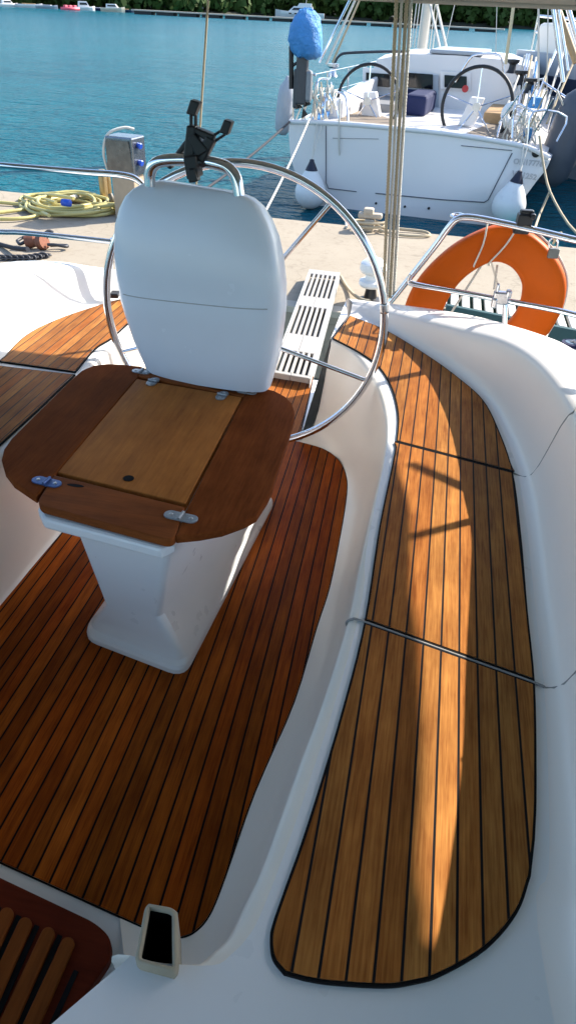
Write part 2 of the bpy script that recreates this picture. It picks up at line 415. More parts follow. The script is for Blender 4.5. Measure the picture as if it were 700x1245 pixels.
# outer side stations: teak outer edge, coaming crest (inner), coaming outer edge
def W(x, y, z): return V((x, y, z))
out = [(P(425,383,.43), P(428,369,.445), P(422,363,.44)), (P(447,391,.43), P(450,373,.46), P(447,366,.455)), (P(469,401,.43), P(474,380,.48), P(474,369,.47)),
       (P(512,427,.43), P(556,400,.55), P(560,381,.53)), (P(556,458,.43), P(605,412,.60), P(622,396,.57)), (P(587,486,.43), P(640,430,.63), P(666,410,.60)),
       (P(607,525,.43), P(668,455,.65), P(690,421,.61)), (P(617,550,.43), P(688,481,.66), W(.545,2.13,.615)), (P(623,573,.43), P(700,503,.66), W(.575,1.95,.65)),
       (P(628,610,.43), W(.428,1.58,0.662), W(.60,1.75,.65)), (P(633,648,.43), W(.428,1.42,0.667), W(.61,1.5,.65)), (P(641,741,.43), W(.428,1.18,0.677), W(.615,1.2,0.655)),
       (P(650,832,.43), W(.428,.968,0.684), W(.615,.97,0.660)), (P(652,957,.43), W(.428,.76,0.708), W(.615,.76,0.675)), (P(648,1052,.43), W(.428,.6,0.740), W(.615,.6,0.700)),
       (P(629,1109,.43), W(.428,.45,0.755), W(.615,.45,0.715)), (W(.31,.1,.43), W(.428,.1,0.760), W(.615,.1,0.725)), (W(.31,-.5,.43), W(.428,-.5,0.760), W(.615,-.5,0.725))]
f_, h_, i_ = (smooth_line([o[k] for o in out]) for k in range(3))
rings = []; seat_g = []
for f, h, i in zip(f_, h_, i_):
    d = V((h.x-f.x, h.y-f.y, 0)); H = h.z-ZS; e = i-h; g = f+d*.16; seat_g.append(V((g.x, g.y, ZS)))
    on = V((e.x, e.y, 0)); on = on.normalized() if on.length > 1e-5 else V((0, 1, 0))
    def q(t, zz): return V((f.x+d.x*t, f.y+d.y*t, ZS+H*zz))
    rings.append([q(.16, 0), q(.32, .012), q(.46, .07), q(.58, .22), q(.70, .48), q(.82, .76), q(.92, .91), q(1.02, .985), h+e*.18+V((0, 0, .006)), h+e*.45+V((0, 0, .008)), h+e*.75+V((0, 0, .004)), i,
                  i+on*.016+V((0, 0, -.012)), i+on*.022+V((0, 0, -.04)), i+on*.02+V((0, 0, -.35)), i-on*.05+V((0, 0, -1.2-i.z))])
b = MB(); b.loft(rings, cap=False, ring_closed=False); coam = b.build('coaming', gel_coam, yacht, True, angle=70); RR = rings
# flat seat top between lip and coaming foot
b = MB()
outline = list(lip)+[P(63,1245,ZS), V((-.42,-.1,ZS)), V((-.42,-.5,ZS))]+list(reversed(seat_g))
tri_fill(b, outline)
blk = [lip[-1], P(63,1245,ZS), V((-.42,-.1,ZS)), V((-.42,-.5,ZS))]
for i in range(3): b.add([blk[i], blk[i+1], blk[i+1]-V((0,0,.44)), blk[i]-V((0,0,.44))], [(0,1,2,3)])
b.build('seat_top', gel, yacht, False, bevel=.02)
# stern end of the right seat: flat end face down to the water
e0 = [C_[0]+V((0,0,.0)), V((f_[0].x, f_[0].y, ZS)), V((i_[0].x, i_[0].y, i_[0].z-.01))]
b = MB()
sole0 = A_[0]
end = [V((sole0.x, sole0.y, -.01)), V((sole0.x+.02, sole0.y+.25, -.01)), V((i_[0].x-.01, i_[0].y+.01, -.1)), V((i_[0].x-.005, i_[0].y, i_[0].z-.01)), V((f_[0].x-.01, f_[0].y, ZS)), V((lip[0].x-.005, lip[0].y, ZS))]
tri_fill(b, end)
b.add([end[1], end[2], end[2]-V((0,0,.95)), end[1]-V((0,0,.95))], [(0,1,2,3)])
b.build('transom_end', gel, yacht, False)

# left hand seat
ZL = .426
li = [(W(-.72,2.66,0), P(186,378,ZL)), (W(-.80,2.55,0), P(172,385,ZL)), (W(-.90,2.42,0), P(155,396,ZL)), (W(-.99,2.28,0), P(136,413,ZL)), (W(-1.035,2.12,0), P(116,426,ZL)), (W(-1.055,1.93,0), P(92,452,ZL)),
      (W(-1.062,1.75,0), P(46,497,ZL)), (W(-1.066,1.45,0), P(0,541,ZL)), (W(-1.07,1.25,0), W(-1.09,1.2,ZL)), (W(-1.06,1.0,0), W(-1.09,.9,ZL)), (W(-1.03,.75,0), W(-1.09,.55,ZL)), (W(-.98,.66,0), W(-1.06,.40,ZL)), (W(-.80,.64,0), W(-.80,.36,ZL))]
la, le = smooth_line([x[0] for x in li]), smooth_line([x[1] for x in li])
rings = []; llip = []
for k, (a, e) in enumerate(zip(la, le)):
    a2 = le[max(0, k-1)]; b2 = le[min(len(le)-1, k+1)]; t = (b2-a2); t.z = 0; t.normalize()
    nr = V((-t.y, t.x, 0))                       # towards the middle of the boat
    if nr.dot(a-e) < 0 and abs(nr.dot(V((1, 0, 0)))) < .3: pass
    nr = V((abs(nr.x), nr.y if nr.x > 0 else -nr.y, 0))
    c = V((e.x, e.y, 0))+nr*.042
    d = V((c.x-a.x, c.y-a.y, 0))
    z = lambda p, h: V((p.x, p.y, h))
    rings.append([z(a, -.004)+nr*.03, z(a, .002), z(a+d*.12-nr*.01, .02), z(a+d*.4-nr*.012, .08), z(a+d*.7-nr*.008, .2), z(a+d*.9, .34), z(c, ZL-.02), z(c, ZL-.006)-nr*.006, z(c, ZL)-nr*.018, z(c, ZL)-nr*.034])
    llip.append(rings[-1][-1])
b = MB(); b.loft(rings, cap=False, ring_closed=False); b.build('seat_front', gel_warm, yacht, True, angle=60)
lo = [(P(186,362,.43), .05, .47, .45), (P(170,360,.43), .06, .49, .47), (P(143,364,.43), .08, .53, .51), (P(116,372,.43), .10, .57, .56), (P(72,387,.43), .115, .60, .60), (P(32,407,.43), .125, .62, .615), (P(0,439,.43), .13, .63, .62),
      (W(-1.40,1.7,.43), .13, .63, .62), (W(-1.41,1.2,.43), .13, .63, .62), (W(-1.39,.7,.43), .13, .63, .62), (W(-1.38,.1,.43), .13, .63, .62), (W(-1.38,-.5,.43), .13, .63, .62)]
lf = smooth_line([x[0] for x in lo]); par = smooth_line([V(x[1:]) for x in lo])
rings = []; lg = []
for k, (f, pr) in enumerate(zip(lf, par)):
    t = lf[min(len(lf)-1, k+1)]-lf[max(0, k-1)]; t.z = 0; t.normalize(); on = V((t.y, -t.x, 0))
    if on.x > .3 or (on.y < 0 and abs(on.x) < .3): on = -on
    dd, hz, iz = pr; H = hz-ZL
    def q(s, zz): p = f+on*(dd*s); return V((p.x, p.y, ZL+H*zz))
    h = q(1, 1); i = f+on*(dd+.14); i.z = iz; e = i-h
    lg.append(q(.16, 0))
    rings.append([q(.16, 0), q(.32, .012), q(.46, .07), q(.58, .22), q(.70, .48), q(.82, .76), q(.92, .91), q(1.02, .985), h+e*.18+V((0, 0, .006)), h+e*.45+V((0, 0, .008)), h+e*.75+V((0, 0, .004)), i,
                  i+on*.016+V((0, 0, -.012)), i+on*.022+V((0, 0, -.04)), i+on*.02+V((0, 0, -.35)), i-on*.05+V((0, 0, -1.2-i.z))])
b = MB(); b.loft(rings, cap=False, ring_closed=False); b.build('coaming', gel, yacht, True, angle=70)
b = MB(); tri_fill(b, llip+[W(-.80,-.5,ZL)]+list(reversed(lg))); b.build('seat_top', gel, yacht)
b = MB(); e = [V((la[0].x, la[0].y, -.01)), V((la[0].x, la[0].y+.25, -.01)), V((rings[0][11].x, rings[0][11].y, -.1)), rings[0][11].copy(), V((lf[0].x, lf[0].y, ZL)), llip[0].copy()]
tri_fill(b, e); b.add([e[1], e[2], e[2]-V((0,0,.95)), e[1]-V((0,0,.95))], [(0,1,2,3)]); b.build('transom_end', gel, yacht)

# seat planks
sx = [P(x, 800, .43).x for x in (468.1, 491, 514.3, 536.1, 557, 579.8, 601.7)]
pw = (sx[-1]-sx[0])/6
TL, TH = (.155, .039, .007), (.49, .192, .045)
teak_seat = teak('teak_seat', TL, TH, (.012, .011, .012), .5, para=(sx[0], pw), seamw=.11, var=.26, spec=.06)
teak_seat_left = teak('teak_seat_left', TL, TH, (.03, .022, .018), .5, para=(-1.1, pw), seamw=.10, var=.2, spec=.08)
def panel(name, poly, mat, z, parent=yacht, border=.0045, th=.006):
    poly = [V((p.x, p.y, z)) for p in poly]
    b = MB(); inner = offset_poly(poly, -border)
    n0 = len(b.f); tri_fill(b, inner, 0)
    n = len(poly); ring0 = [V((p.x, p.y, z-.0012)) for p in offset_poly(poly, -border+.0001)]; ring1 = [V((p.x, p.y, z-.0012)) for p in poly]; ring2 = [V((p.x, p.y, z-th)) for p in poly]
    b.loft([ring2, ring1, ring0], 1, cap=False)
    return b.build(name, [mat, caulk], parent)
inner_px = [(404,411),(438,429),(461,447),(476,473),(483,504),(481,537),(476,566),(461,638),(443,753),(415,865),(374,1000),(347,1077),(332,1120),(328,1140),(331,1165),(345,1184)]
near_px = [(370,1191),(401,1196),(467,1200),(505,1195),(537,1185),(591,1153),(629,1109),(645,1065)]
outer_px = [(650,1020),(652,957),(650,832),(641,741),(633,648),(623,573),(607,525),(587,486),(556,458),(520,432),(469,401),(425,383)]
ZT = .432
def clean(pts, k=5): return crom([V(p) for p in pts], k)
il = clean([P(*p, ZT) for p in inner_px]); nl = clean([P(*p, ZT) for p in near_px]); ol = clean([P(*p, ZT) for p in outer_px])
# break lines
def split(line, p, q):   # index where the line crosses p-q
    d = (q-p)
    s = [(d.x*(v.y-p.y)-d.y*(v.x-p.x)) for v in line]
    for i in range(len(s)-1):
        if s[i]*s[i+1] <= 0:
            t = s[i]/(s[i]-s[i+1]) if s[i] != s[i+1] else 0
            return i, line[i].lerp(line[i+1], t)
b1a, b1b = P(481,536.5,ZT), P(621,573,ZT); b2a, b2b = P(443,755,ZT), P(650,829,ZT)
i1, p1 = split(il, b1a, b1b); o1, q1 = split(ol, b1a, b1b); i2, p2 = split(il, b2a, b2b); o2, q2 = split(ol, b2a, b2b)
gap = .0035; up = V((0, gap, 0))
panel('seat_panel', il[:i1+1]+[p1+up, q1+up]+ol[o1+1:], teak_seat, ZT)
panel('seat_panel', [p1-up]+il[i1+1:i2+1]+[p2+up, q2+up]+ol[o2+1:o1+1]+[q1-up], teak_seat, ZT)
panel('seat_panel', [p2-up]+il[i2+1:]+nl+ol[:o2+1]+[q2-up], teak_seat, ZT)
# hatch joints: dark slot at the first, grey rubber bead at the second, running on over the moulding
tube('joint_bead', [p1+V((-.002,0,-.004)), p1.lerp(q1,.5)+V((0,0,-.004)), q1+V((.002,0,-.004))], .0035, caulk, yacht, 6)
def up_coaming(q, lean):
    k0 = min(range(len(RR)), key=lambda k: abs(f_[k].y-q.y)); o = []
    for j in range(0, 11):
        k = k0-lean*j; a = int(math.floor(k)); t = k-a; a = max(0, min(len(RR)-2, a)); p = RR[a][j].lerp(RR[a+1][j], t)
        o.append(p+V((.0006, 0, -.0008)))
    return o
jl = [P(424,765,.36), P(421,757,.405), P(428,753,ZS+.001), p2+V((0,0,-.0029)), p2.lerp(q2,.5)+V((0,0,-.0029)), q2+V((0,0,-.0029))]+up_coaming(q2, 0.02)
tube('joint_bead', jl, .0027, seamgrey, yacht, 8, 5)
tube('joint_bead', [q1+V((0,0,-.003))]+up_coaming(q1, .16), .0024, seamgrey, yacht, 6, 5)
# left seat planks
lpx_o = [(0,439),(32,407),(72,387),(116,372),(143,364),(170,360),(186,364)]; lpx_i = [(186,376),(172,383),(155,394),(136,411),(116,424),(92,452)]
lo_ = clean([P(*p, ZT) for p in lpx_o]); li_ = clean([P(*p, ZT) for p in lpx_i])
ext = P(0,439,ZT)+(P(0,439,ZT)-P(92,452,ZT))*.02
panel('seat_panel', [ext]+lo_[1:]+li_, teak_seat_left, ZT)
m0, m1 = P(0,444,ZT), P(92,455,ZT)
panel('seat_panel', [m0, m1, P(46,499,ZT), P(0,541,ZT), W(-1.092,1.2,ZT), W(-1.092,.8,ZT), W(-1.1,.5,ZT), W(-1.38,.5,ZT), W(-1.40,1.2,ZT), W(-1.40,1.7,ZT)], teak_seat_left, ZT)
0 and tube('joint_bead', [P(0,358,.6), P(20,378,.56), P(40,402,.47), P(62,415,.44)], .004, seamgrey, yacht, 6, 4)

# cockpit floor
def fl(p1, p2):
    a, c = P(*p1, 0), P(*p2, 0); m = (c.x-a.x)/(c.y-a.y); return a.x+m*(1-a.y), m
xA, mA = fl((105.7,820),(0,1010)); xG, mG = fl((317.1,820),(235.7,1131))
be, de = (xG-xA)/12, (mG-mA)/12
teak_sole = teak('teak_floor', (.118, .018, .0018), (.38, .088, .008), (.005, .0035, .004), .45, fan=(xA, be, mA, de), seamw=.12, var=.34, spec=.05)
sr = [P(*p, .002) for p in [(363,537),(391,545),(407,555),(416,566),(421,580),(422,595),(417,633),(402,710),(386,761),(358,854),(310,965),(275,1065),(262,1100),(252,1119),(240,1132),(228,1139),(215,1141),(200,1137),(170,1127)]]
sole_poly = clean(sr, 4)+[P(0,1050,0), W(-.98,.66,0), W(-1.04,.75,0), W(-1.06,1.0,0), P(0,737,0), P(40,690,0), P(85,637,0), W(-1.045,1.93,0), W(-1.02,2.12,0), W(-.97,2.28,0), W(-.88,2.42,0), W(-.80,2.52,0)]
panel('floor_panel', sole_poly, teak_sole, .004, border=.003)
# aft step between the seats, up to the open stern
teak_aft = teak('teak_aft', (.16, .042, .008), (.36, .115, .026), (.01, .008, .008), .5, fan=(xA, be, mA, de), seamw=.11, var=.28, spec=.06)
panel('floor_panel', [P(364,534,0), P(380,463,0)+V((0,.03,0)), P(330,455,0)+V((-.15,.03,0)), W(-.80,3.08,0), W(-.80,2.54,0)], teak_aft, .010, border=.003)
b = MB(); b.prism([W(-1.2,.3,-.004), W(.0,.3,-.004), W(-.05,2.2,-.004), W(-.36,2.52,-.004), W(-.36,3.10,-.004), W(-.86,3.10,-.004), W(-.86,2.6,-.004), W(-1.2,2.2,-.004)], (0, 0, -.9))
b.build('floor_moulding', gel, yacht)
b = MB(); b.prism([P(366,531,.012), P(374,531,.012), P(389,466,.012), P(381,462,.012)], (0, 0, -.03)); b.build('edge_trim', gel, yacht)
b = MB(); b.prism([W(-1.25,.66,.0), W(-.05,.66,.0), W(-.05,-.5,.0), W(-1.25,-.5,.0)], (0, 0, -.5)); b.build('companionway_base', gel, yacht)
# hull body
b = MB()
hull = []
for z, k in ((-.10, 1.0), (-.6, .97), (-1.25, .85)):
    hull.append([W(-.555+(x+.555)*k, y, z) for x, y in ((.60,-.5), (.60,1.7), (.45,2.3), (.1,2.75), (-.28,2.95), (-.42,2.7), (-.70,2.7), (-1.2,2.95), (-1.45,2.6), (-1.68,2.0), (-1.7,-.5))])
b.loft(hull); b.build('hull', gel, yacht)
# side deck with emblem outside the coaming
b = MB(); b.prism([W(.50,2.30,.50), W(.60,1.9,.50), W(1.05,1.9,.46), W(.98,2.45,.44), W(.78,2.72,.43), W(.56,2.66,.46)], (0, 0, -.6)); b.build('side_deck', plain('deck_shade_grey', (.50, .50, .54), .5, 0, .05, 20), yacht, bevel=.01)  # grey tone paints the shade of the sloping deck into its colour

# stern rails (stainless)
rr = .0125
R0 = [PY(474,367,2.99), PY(500,335,2.99), PY(530,297,2.98), PY(546,275,2.97), PY(556,266,2.965), PY(570,264,2.955), PY(600,269,2.93), PY(650,280,2.87), PY(700,292,2.80), W(.66,2.76,.80), W(.74,2.4,.80), W(.70,1.9,.80), W(.68,1.5,.80), W(.70,.6,.80)]
tube('stern_rail', R0, rr, steel, yacht, 14, 5)
tube('stern_rail', [PY(556,266,2.965), PY(548,262,3.0), PY(557,260,3.02), PY(566,263,2.98)], .006, steel, yacht, 8, 3)
R1 = [PY(500,334,2.985), PY(497,342,2.985), PY(505,346,2.975), PY(540,352,2.95), PY(600,363,2.90), PY(700,383,2.82), W(.72,2.6,.54), W(.84,2.2,.56)]
tube('stern_rail', R1, rr*.9, steel, yacht, 12, 4)
tube('rail_post', [PY(614,360,2.88), PY(613,398,2.85)], .011, steel, yacht, 12)
tube('rail_post', [W(.73,2.25,.80), W(.73,2.25,.45)], .0115, steel, yacht, 12)
b = MB(); b.box(PY(608,362,2.87), (.06, .03, .05), .1); b.box(PY(600,368,2.86), (.02, .03, .04), .1); b.box(PY(618,357,2.87), (.02, .03, .03), .1); b.box(PY(604,352,2.87), (.012, .02, .05), .2)
b.build('rail_clamp', steel_dull, yacht, bevel=.008)
# left rails
tube('stern_rail', [W(-2.1,1.9,.86), PY(-60,196,2.75), PY(0,201,2.8), PY(100,209,2.85), PY(150,213,2.87), PY(170,221,2.88), PY(184,240,2.88), PY(197,262,2.88), PY(230,330,2.88)], rr, steel, yacht, 14, 5)
tube('stern_rail', [W(-2.1,2.0,.58), PY(-50,279,2.75), PY(0,282,2.8), PY(30,283,2.82), PY(100,290,2.85), PY(138,294,2.87)], rr*.85, steel_dull, yacht, 12, 4)
tube('rail_post', [PY(137,290,2.87), PY(135,330,2.87), PY(131,380,2.8)], .010, steel, yacht, 12, 3)
b = MB(); b.box(PY(140,358,2.7), (.035, .05, .02), .2); b.build('deck_fitting', black, yacht, bevel=.005)

# emblem plate on the side deck
em = P(696,418,.462)
b = MB(); n = 24
b.prism([em+V((.042*cos(2*pi*k/n), .036*sin(2*pi*k/n), .006)) for k in range(n)], (0, 0, -.02))
plate = b.build('emblem_plate', navy, yacht)
b = MB(); b.prism([em+V((.030*cos(2*pi*k/n), .024*sin(2*pi*k/n), .0075)) for k in range(n)], (0, 0, -.002)); b.build('emblem_disc', plain('slate_blue', (.10,.16,.24), .4, 0, .1, 20), plate)
tube('emblem_mark', [em+V((.004,.016,.009)), em+V((-.012,-.004,.009)), em+V((.010,-.004,.009))], .0025, fenderlg, plate, 6); tube('emblem_mark', [em+V((.003,.006,.009)), em+V((.003,-.016,.009))], .0025, fenderlg, plate, 6)

# ------------------------------------------------------------------ helm pedestal with folding table
ped = thing('helm_pedestal', 'white moulded helm pedestal with folding brown wooden table and rounded grey-white console', 'pedestal', (-.6, 1.6, 0))
def rrect(c, r, n=5):
    """rounded quad from four corners (xy), all at their own z"""
    o = []
    for i in range(4):
        p, a, d = V(c[i]), V(c[i-1]), V(c[(i+1) % 4]); u = (a-p).normalized()*r; v = (d-p).normalized()*r
        for k in range(n+1):
            t = k/n; o.append((p+u)*(1-t)**2+p*2*t*(1-t)+(p+v)*t*t)
    return o
def quad(FL, FR, BR, z, r): 
    FL, FR, BR = V(FL), V(FR), V(BR); BL = FL+(BR-FR); return rrect([V((p.x, p.y, z)) for p in (FL, FR, BR, BL)], r)
f0, f1, f2 = P(100,778,.0), P(224,826,.0), P(335,610,.0)
g0, g1, g2 = P(127,737,.16), P(194,752,.16), P(322,606,.16)
t0, t1, t2 = P(88,637,.45), P(207,664,.45), P(300,540,.45)
def ins(c, d): # inset towards centre
    ctr = (c[0]+c[2])/2; return [p+(ctr-p).normalized()*d for p in c]
F0 = [f0, f1, f2]
secs = [quad(*F0, -.002, .05), quad(*F0, .018, .05), quad(*ins(F0, .006), .028, .05), quad(*ins(F0, .02), .036, .05)]
for k, t in enumerate((.15, .4, .7, 1.0)):
    base = ins(F0, .03); secs.append(quad(*[base[j].lerp([g0, g1, g2][j], t) for j in range(3)], .042+(.16-.042)*t, .024))
for t in (.06, .5, 1.0): secs.append(quad(*[[g0, g1, g2][j].lerp([t0, t1, t2][j], t) for j in range(3)], .16+.29*t, .018))
b = MB(); b.loft(secs); b.build('column', gel, ped, True, angle=24)
# tray under the table
zt = .474
tray = [P(46,617,zt), P(52,630,zt), P(196,668,zt), P(212,660,zt), P(290,486,zt), P(170,462,zt)]
b = MB(); b.prism(tray, (0, 0, -.032)); b.build('table_tray', gel, ped, bevel=.008)
wood_leaf = wood('table_leaf_wood', (.075, .018, .005), (.27, .072, .019), .5, 1, 12, .01, rot=-.05)
wood_front = wood('table_edge_wood', (.100, .025, .006), (.32, .090, .022), .5, 0, 12, .06)
wood_mid = wood('table_board_wood', (.22, .066, .012), (.56, .20, .045), .5, 1, 10, .06, rot=-.05)
ZB = .50; TH_ = (0, 0, -.022)
def leaf(px, name, mat, k=0, bev=.004, z=ZB):
    pts = [P(x, y, z) for x, y in px]
    b = MB(); b.prism(pts, TH_); return b.build(name, mat, ped, bevel=bev)
def rc(px, idx_r, n=6):
    """round selected pixel-polygon corners by px radius"""
    o = []; N = len(px)
    for i, p in enumerate(px):
        r = idx_r.get(i, 0)
        if not r: o.append(p); continue
        p, a, d = V((*p, 0)), V((*px[i-1], 0)), V((*px[(i+1) % N], 0)); u = (a-p).normalized()*min(r, (a-p).length*.48); v = (d-p).normalized()*min(r, (d-p).length*.48)
        for k in range(n+1):
            t = k/n; q = (p+u)*(1-t)**2+p*2*t*(1-t)+(p+v)*t*t; o.append((q.x, q.y))
    return o
leaf([(44,604),(167,459),(177,447),(170,445),(150,443),(131,442),(114,444),(100,450),(86,462),(14,533),(5,546),(2,558),(6,572),(16,585)], 'table_leaf', wood_leaf)
leaf([(226,620),(296,482),(303,470),(318,471),(334,475),(347,482),(355,490),(358,499),(358,508),(350,535),(337,574),(331,594),(325,606),(312,626),(298,634),(270,644),(243,649),(213,652)], 'table_leaf', wood_leaf)
leaf(rc([(66,577),(225,616),(212,659),(43,613)], {2: 14, 3: 12}), 'table_leaf', wood_front)
leaf(rc([(168,457),(184,440),(190,440),(294,459),(303,467),(297,482)], {1: 5, 2: 5, 3: 8}), 'table_leaf', wood_front)
brd = leaf([(70.5,574),(166.5,460.5),(294,483),(225.5,612)], 'table_board', wood_mid, bev=.002, z=ZB-.002)
# dark gap line along the board and finger hole
b = MB(); hc = P(156.5,581.5,ZB-.001); b.prism([hc+V((.0135*cos(a), .0125*sin(a), .0008)) for a in (2*pi*k/20 for k in range(20))], (0, 0, -.003)); b.build('finger_hole', caulk, brd)
b = MB(); hc = P(92,590,ZB+.0006); b.prism([hc+V((.022*cos(a), .006*sin(a), 0)) for a in (2*pi*k/16 for k in range(16))], (0, 0, -.001)); b.build('latch_slot', caulk, ped)
def hinge(px, ang, L, wd, mat):
    c = P(*px, ZB+.0035); b = MB(); R = Matrix.Rotation(ang, 3, 'Z'); n = 10
    def cap(cc, l, w_): 
        o = []
        for s, base in ((1, 0), (-1, pi)):
            for k in range(n+1):
                a = base-pi/2+pi*k/n; o.append(cc+R@V((s*(l/2-w_/2)+w_/2*cos(a), w_/2*sin(a), 0)))
        return o
    b.prism(cap(c, L, wd), (0, 0, -.0055))
    b.tube([c+R@V((0, -wd*.5, .002)), c+R@V((0, wd*.5, .002))], .0042, 8)
    h = b.build('hinge', mat, ped, False, bevel=.0012)
    for sx_ in (-1, 1):
        MB().lathe(c+R@V((sx_*L*.30, 0, -.0002)), [(.0050, 0), (.0046, .0012), (.001, .0016)], 10).build('screw', steel_dull, h, True)
hinge((57,585), -.12, .078, .030, bluehinge); hinge((220,627.5), -.10, .082, .030, hingem)
hinge((172,451), -.05, .062, .026, hingem); hinge((186,463), 1.45, .056, .030, hingem)
hinge((270,480), 1.45, .056, .030, hingem); hinge((300,475.5), -.05, .062, .026, hingem)

# console (rounded pod)
rows = [((181,452),(325,474),1.965,1.885,.75), ((178,440),(328,460),1.965,1.885,.95), ((172,428),(332,446),1.967,1.887,1.0), ((165,412),(336,430),1.97,1.89,1.02), ((153,376),(341,396),1.975,1.90,1.06),
        ((148,358),(342.5,378),1.978,1.903,1.07), ((147,351),(343,371),1.978,1.903,1.0), ((143,330),(343,350),1.98,1.905,1.03), ((140.5,300),(340,322),1.99,1.915,1.0), ((142,272),(334,293),2.0,1.925,.95),
        ((147,252),(326,272),2.01,1.935,.86), ((154,238),(317,256),2.015,1.94,.74), ((163,229),(307,245),2.02,1.945,.58), ((176,222),(293,237),2.025,1.95,.36), ((196,219),(272,232),2.03,1.955,.12)]
secs = []
for l, r, yl, yr, dp in rows:
    L, R = PY(*l, yl), PY(*r, yr); c = (L+R)/2; hx = (R-L)/2; fwd = V((hx.y, -hx.x, 0)).normalized()
    ring = []
    for k in range(40):
        a = 2*pi*k/40; ca, sa = cos(a), sin(a); e = .58
        u = math.copysign(abs(ca)**e, ca); v = math.copysign(abs(sa)**(.8 if sa > 0 else .7), sa)
        ring.append(c+hx*u+fwd*(v*(.055 if sa > 0 else .13)*dp))
    secs.append(ring)
b = MB(); b.loft(secs); b.build('console', gel_console, ped, True, angle=60)
tube('trim_line', [secs[6][k]+V((0,-.0005,-.003)) for k in range(4, 17)], .0016, plain('grey_joint', (.42, .42, .42), .6, 0, .1, 50), ped, 6)
# dark recess where console meets table
gb = [PY(182,226,1.985), PY(182.5,212,1.985), PY(187,201,1.98), PY(198,195.5,1.975), PY(220,194,1.97), PY(245,196,1.96), PY(265,199.5,1.95), PY(278,205,1.945), PY(287,217,1.94), PY(291,238,1.935)]
tube('grab_rail', gb, .0155, steel, ped, 16, 6)

# steering wheel
WC = V((-.5736, 2.2, .607)); WR = .470; nv = V((-.0337, 1, -.0066)).normalized(); ux = nv.cross(V((0, 0, 1))).normalized(); uz = ux.cross(nv).normalized()
if ux.x < 0: ux = -ux
if uz.z < 0: uz = -uz
wheel = thing('steering_wheel', 'large stainless steel yacht steering wheel standing behind the white console', 'steering wheel', WC-V((0, 0, .47)))
ring = [WC+(ux*cos(2*pi*k/96)+uz*sin(2*pi*k/96))*WR for k in range(96)]
tube('rim', ring, .0130, steel, wheel, 16, closed=True)
hub = WC+ux*-.045+uz*-.045+V((0, -.03, 0)); hub = PY(272,398,2.16)
def onrim(px, py):
    d = ray(px, py); t = (WC-O).dot(nv)/d.dot(nv); p = O+d*t-WC; return WC+p.normalized()*WR
for px in ((399,251),(444,462),(149,428)): tube('spoke', [hub+V((0,.0,0)), onrim(*px)], .0075, steel, wheel, 12)
for a in (118, 262): tube('spoke', [hub, WC+(ux*cos(radians(a))+uz*sin(radians(a)))*WR], .0075, steel, wheel, 12)
MB().lathe(hub+V((0,-.03,0)), [(.02,-.05),(.05,-.045),(.055,.0),(.05,.05),(.02,.06)], 24, (0,1,0)).build('hub', steel, wheel, True, angle=40)
b = MB(); c90 = onrim(469,374)
k0 = atan2((c90-WC).dot(uz), (c90-WC).dot(ux))
b.tube([WC+(ux*cos(k0+d)+uz*sin(k0+d))*WR for d in (-.035,-.02,0,.02,.035)], .0140, 14); b.build('rim_joint', steel_dull, wheel, True)

# phone mount on the grab rail
mount = thing('phone_mount', 'black folding phone holder clamped to the top of the console grab rail', 'phone mount', PY(236,222,1.955))
b = MB(); YM = 1.955
def bar(p, q_, w0, w1, th, Y=YM):
    p, q_ = V((p[0], p[1], 0)), V((q_[0], q_[1], 0)); d = (q_-p).normalized(); n_ = V((-d.y, d.x, 0))
    pts = [p+n_*w0, q_+n_*w1, q_-n_*w1, p-n_*w0]; b.prism([PY(v.x, v.y, Y-th/2) for v in pts], (0, th, 0))
bar((229,192),(232,153),6.5,5.5,.035); bar((232,165),(246,188),5,9,.04); bar((232,156),(258,170),3,6,.03); bar((240,195),(256,168),8,6,.034)
b.build('body', black, mount, bevel=.004)
b = MB(); bar((231.5,154),(231.5,139),1.6,1.6,.014); bar((237,154),(237,139),1.6,1.6,.014); bar((231,140),(237,123),5.5,6,.03); b.build('arm', black, mount, bevel=.003)
b = MB(); bar((252,178),(274,163),1.7,1.7,.014); bar((248,172),(270,158),1.7,1.7,.014); bar((271,163),(277,147),5.5,5.2,.03); b.build('arm', black, mount, bevel=.003)
b = MB(); bar((230,190),(234,218),8,7,.05, 1.945); bar((232,205),(235,222),4,6,.03, 1.93); bar((228,172),(212,192),4,3,.03, 1.99); bar((203,204),(212,190),5,4,.03,1.99); b.build('clamp', black, mount, bevel=.004)

# ------------------------------------------------------------------ loose things in the cockpit
pocket = thing('storage_pocket', 'small black open pocket with a cream rim on the white step corner', 'pocket', P(190,1175,.40))
pk = rc([(163,1170),(176,1102),(181,1097),(209,1102),(216,1108),(217,1176),(211,1183)], {0: 10, 1: 6, 3: 6, 5: 10})
ZP = .445
o_ = [P(x, y, ZP) for x, y in pk]; inn_ = offset_poly(o_, -.008)
b = MB(); n = len(o_)
b.loft([[p+V((0,0,-.10)) for p in o_], [p+V((0,0,-.004)) for p in o_], [p.lerp(q_, .3)+V((0,0,.001)) for p, q_ in zip(o_, inn_)], [p.lerp(q_, .75)+V((0,0,.001)) for p, q_ in zip(o_, inn_)], [p+V((0,0,-.005)) for p in inn_]], cap=False)
b.build('rim', cream_rim, pocket, True)
b = MB(); b.loft([[p+V((0,0,-.005)) for p in inn_], [p+V((0,0,-.09)) for p in offset_poly(inn_, -.004)]], cap=True); 
b.f.pop(-2); b.m.pop(-2)
b.build('liner', plain('matt_black', (.003, .003, .0035), .9, 0, .1, 30, spec=.05), pocket)

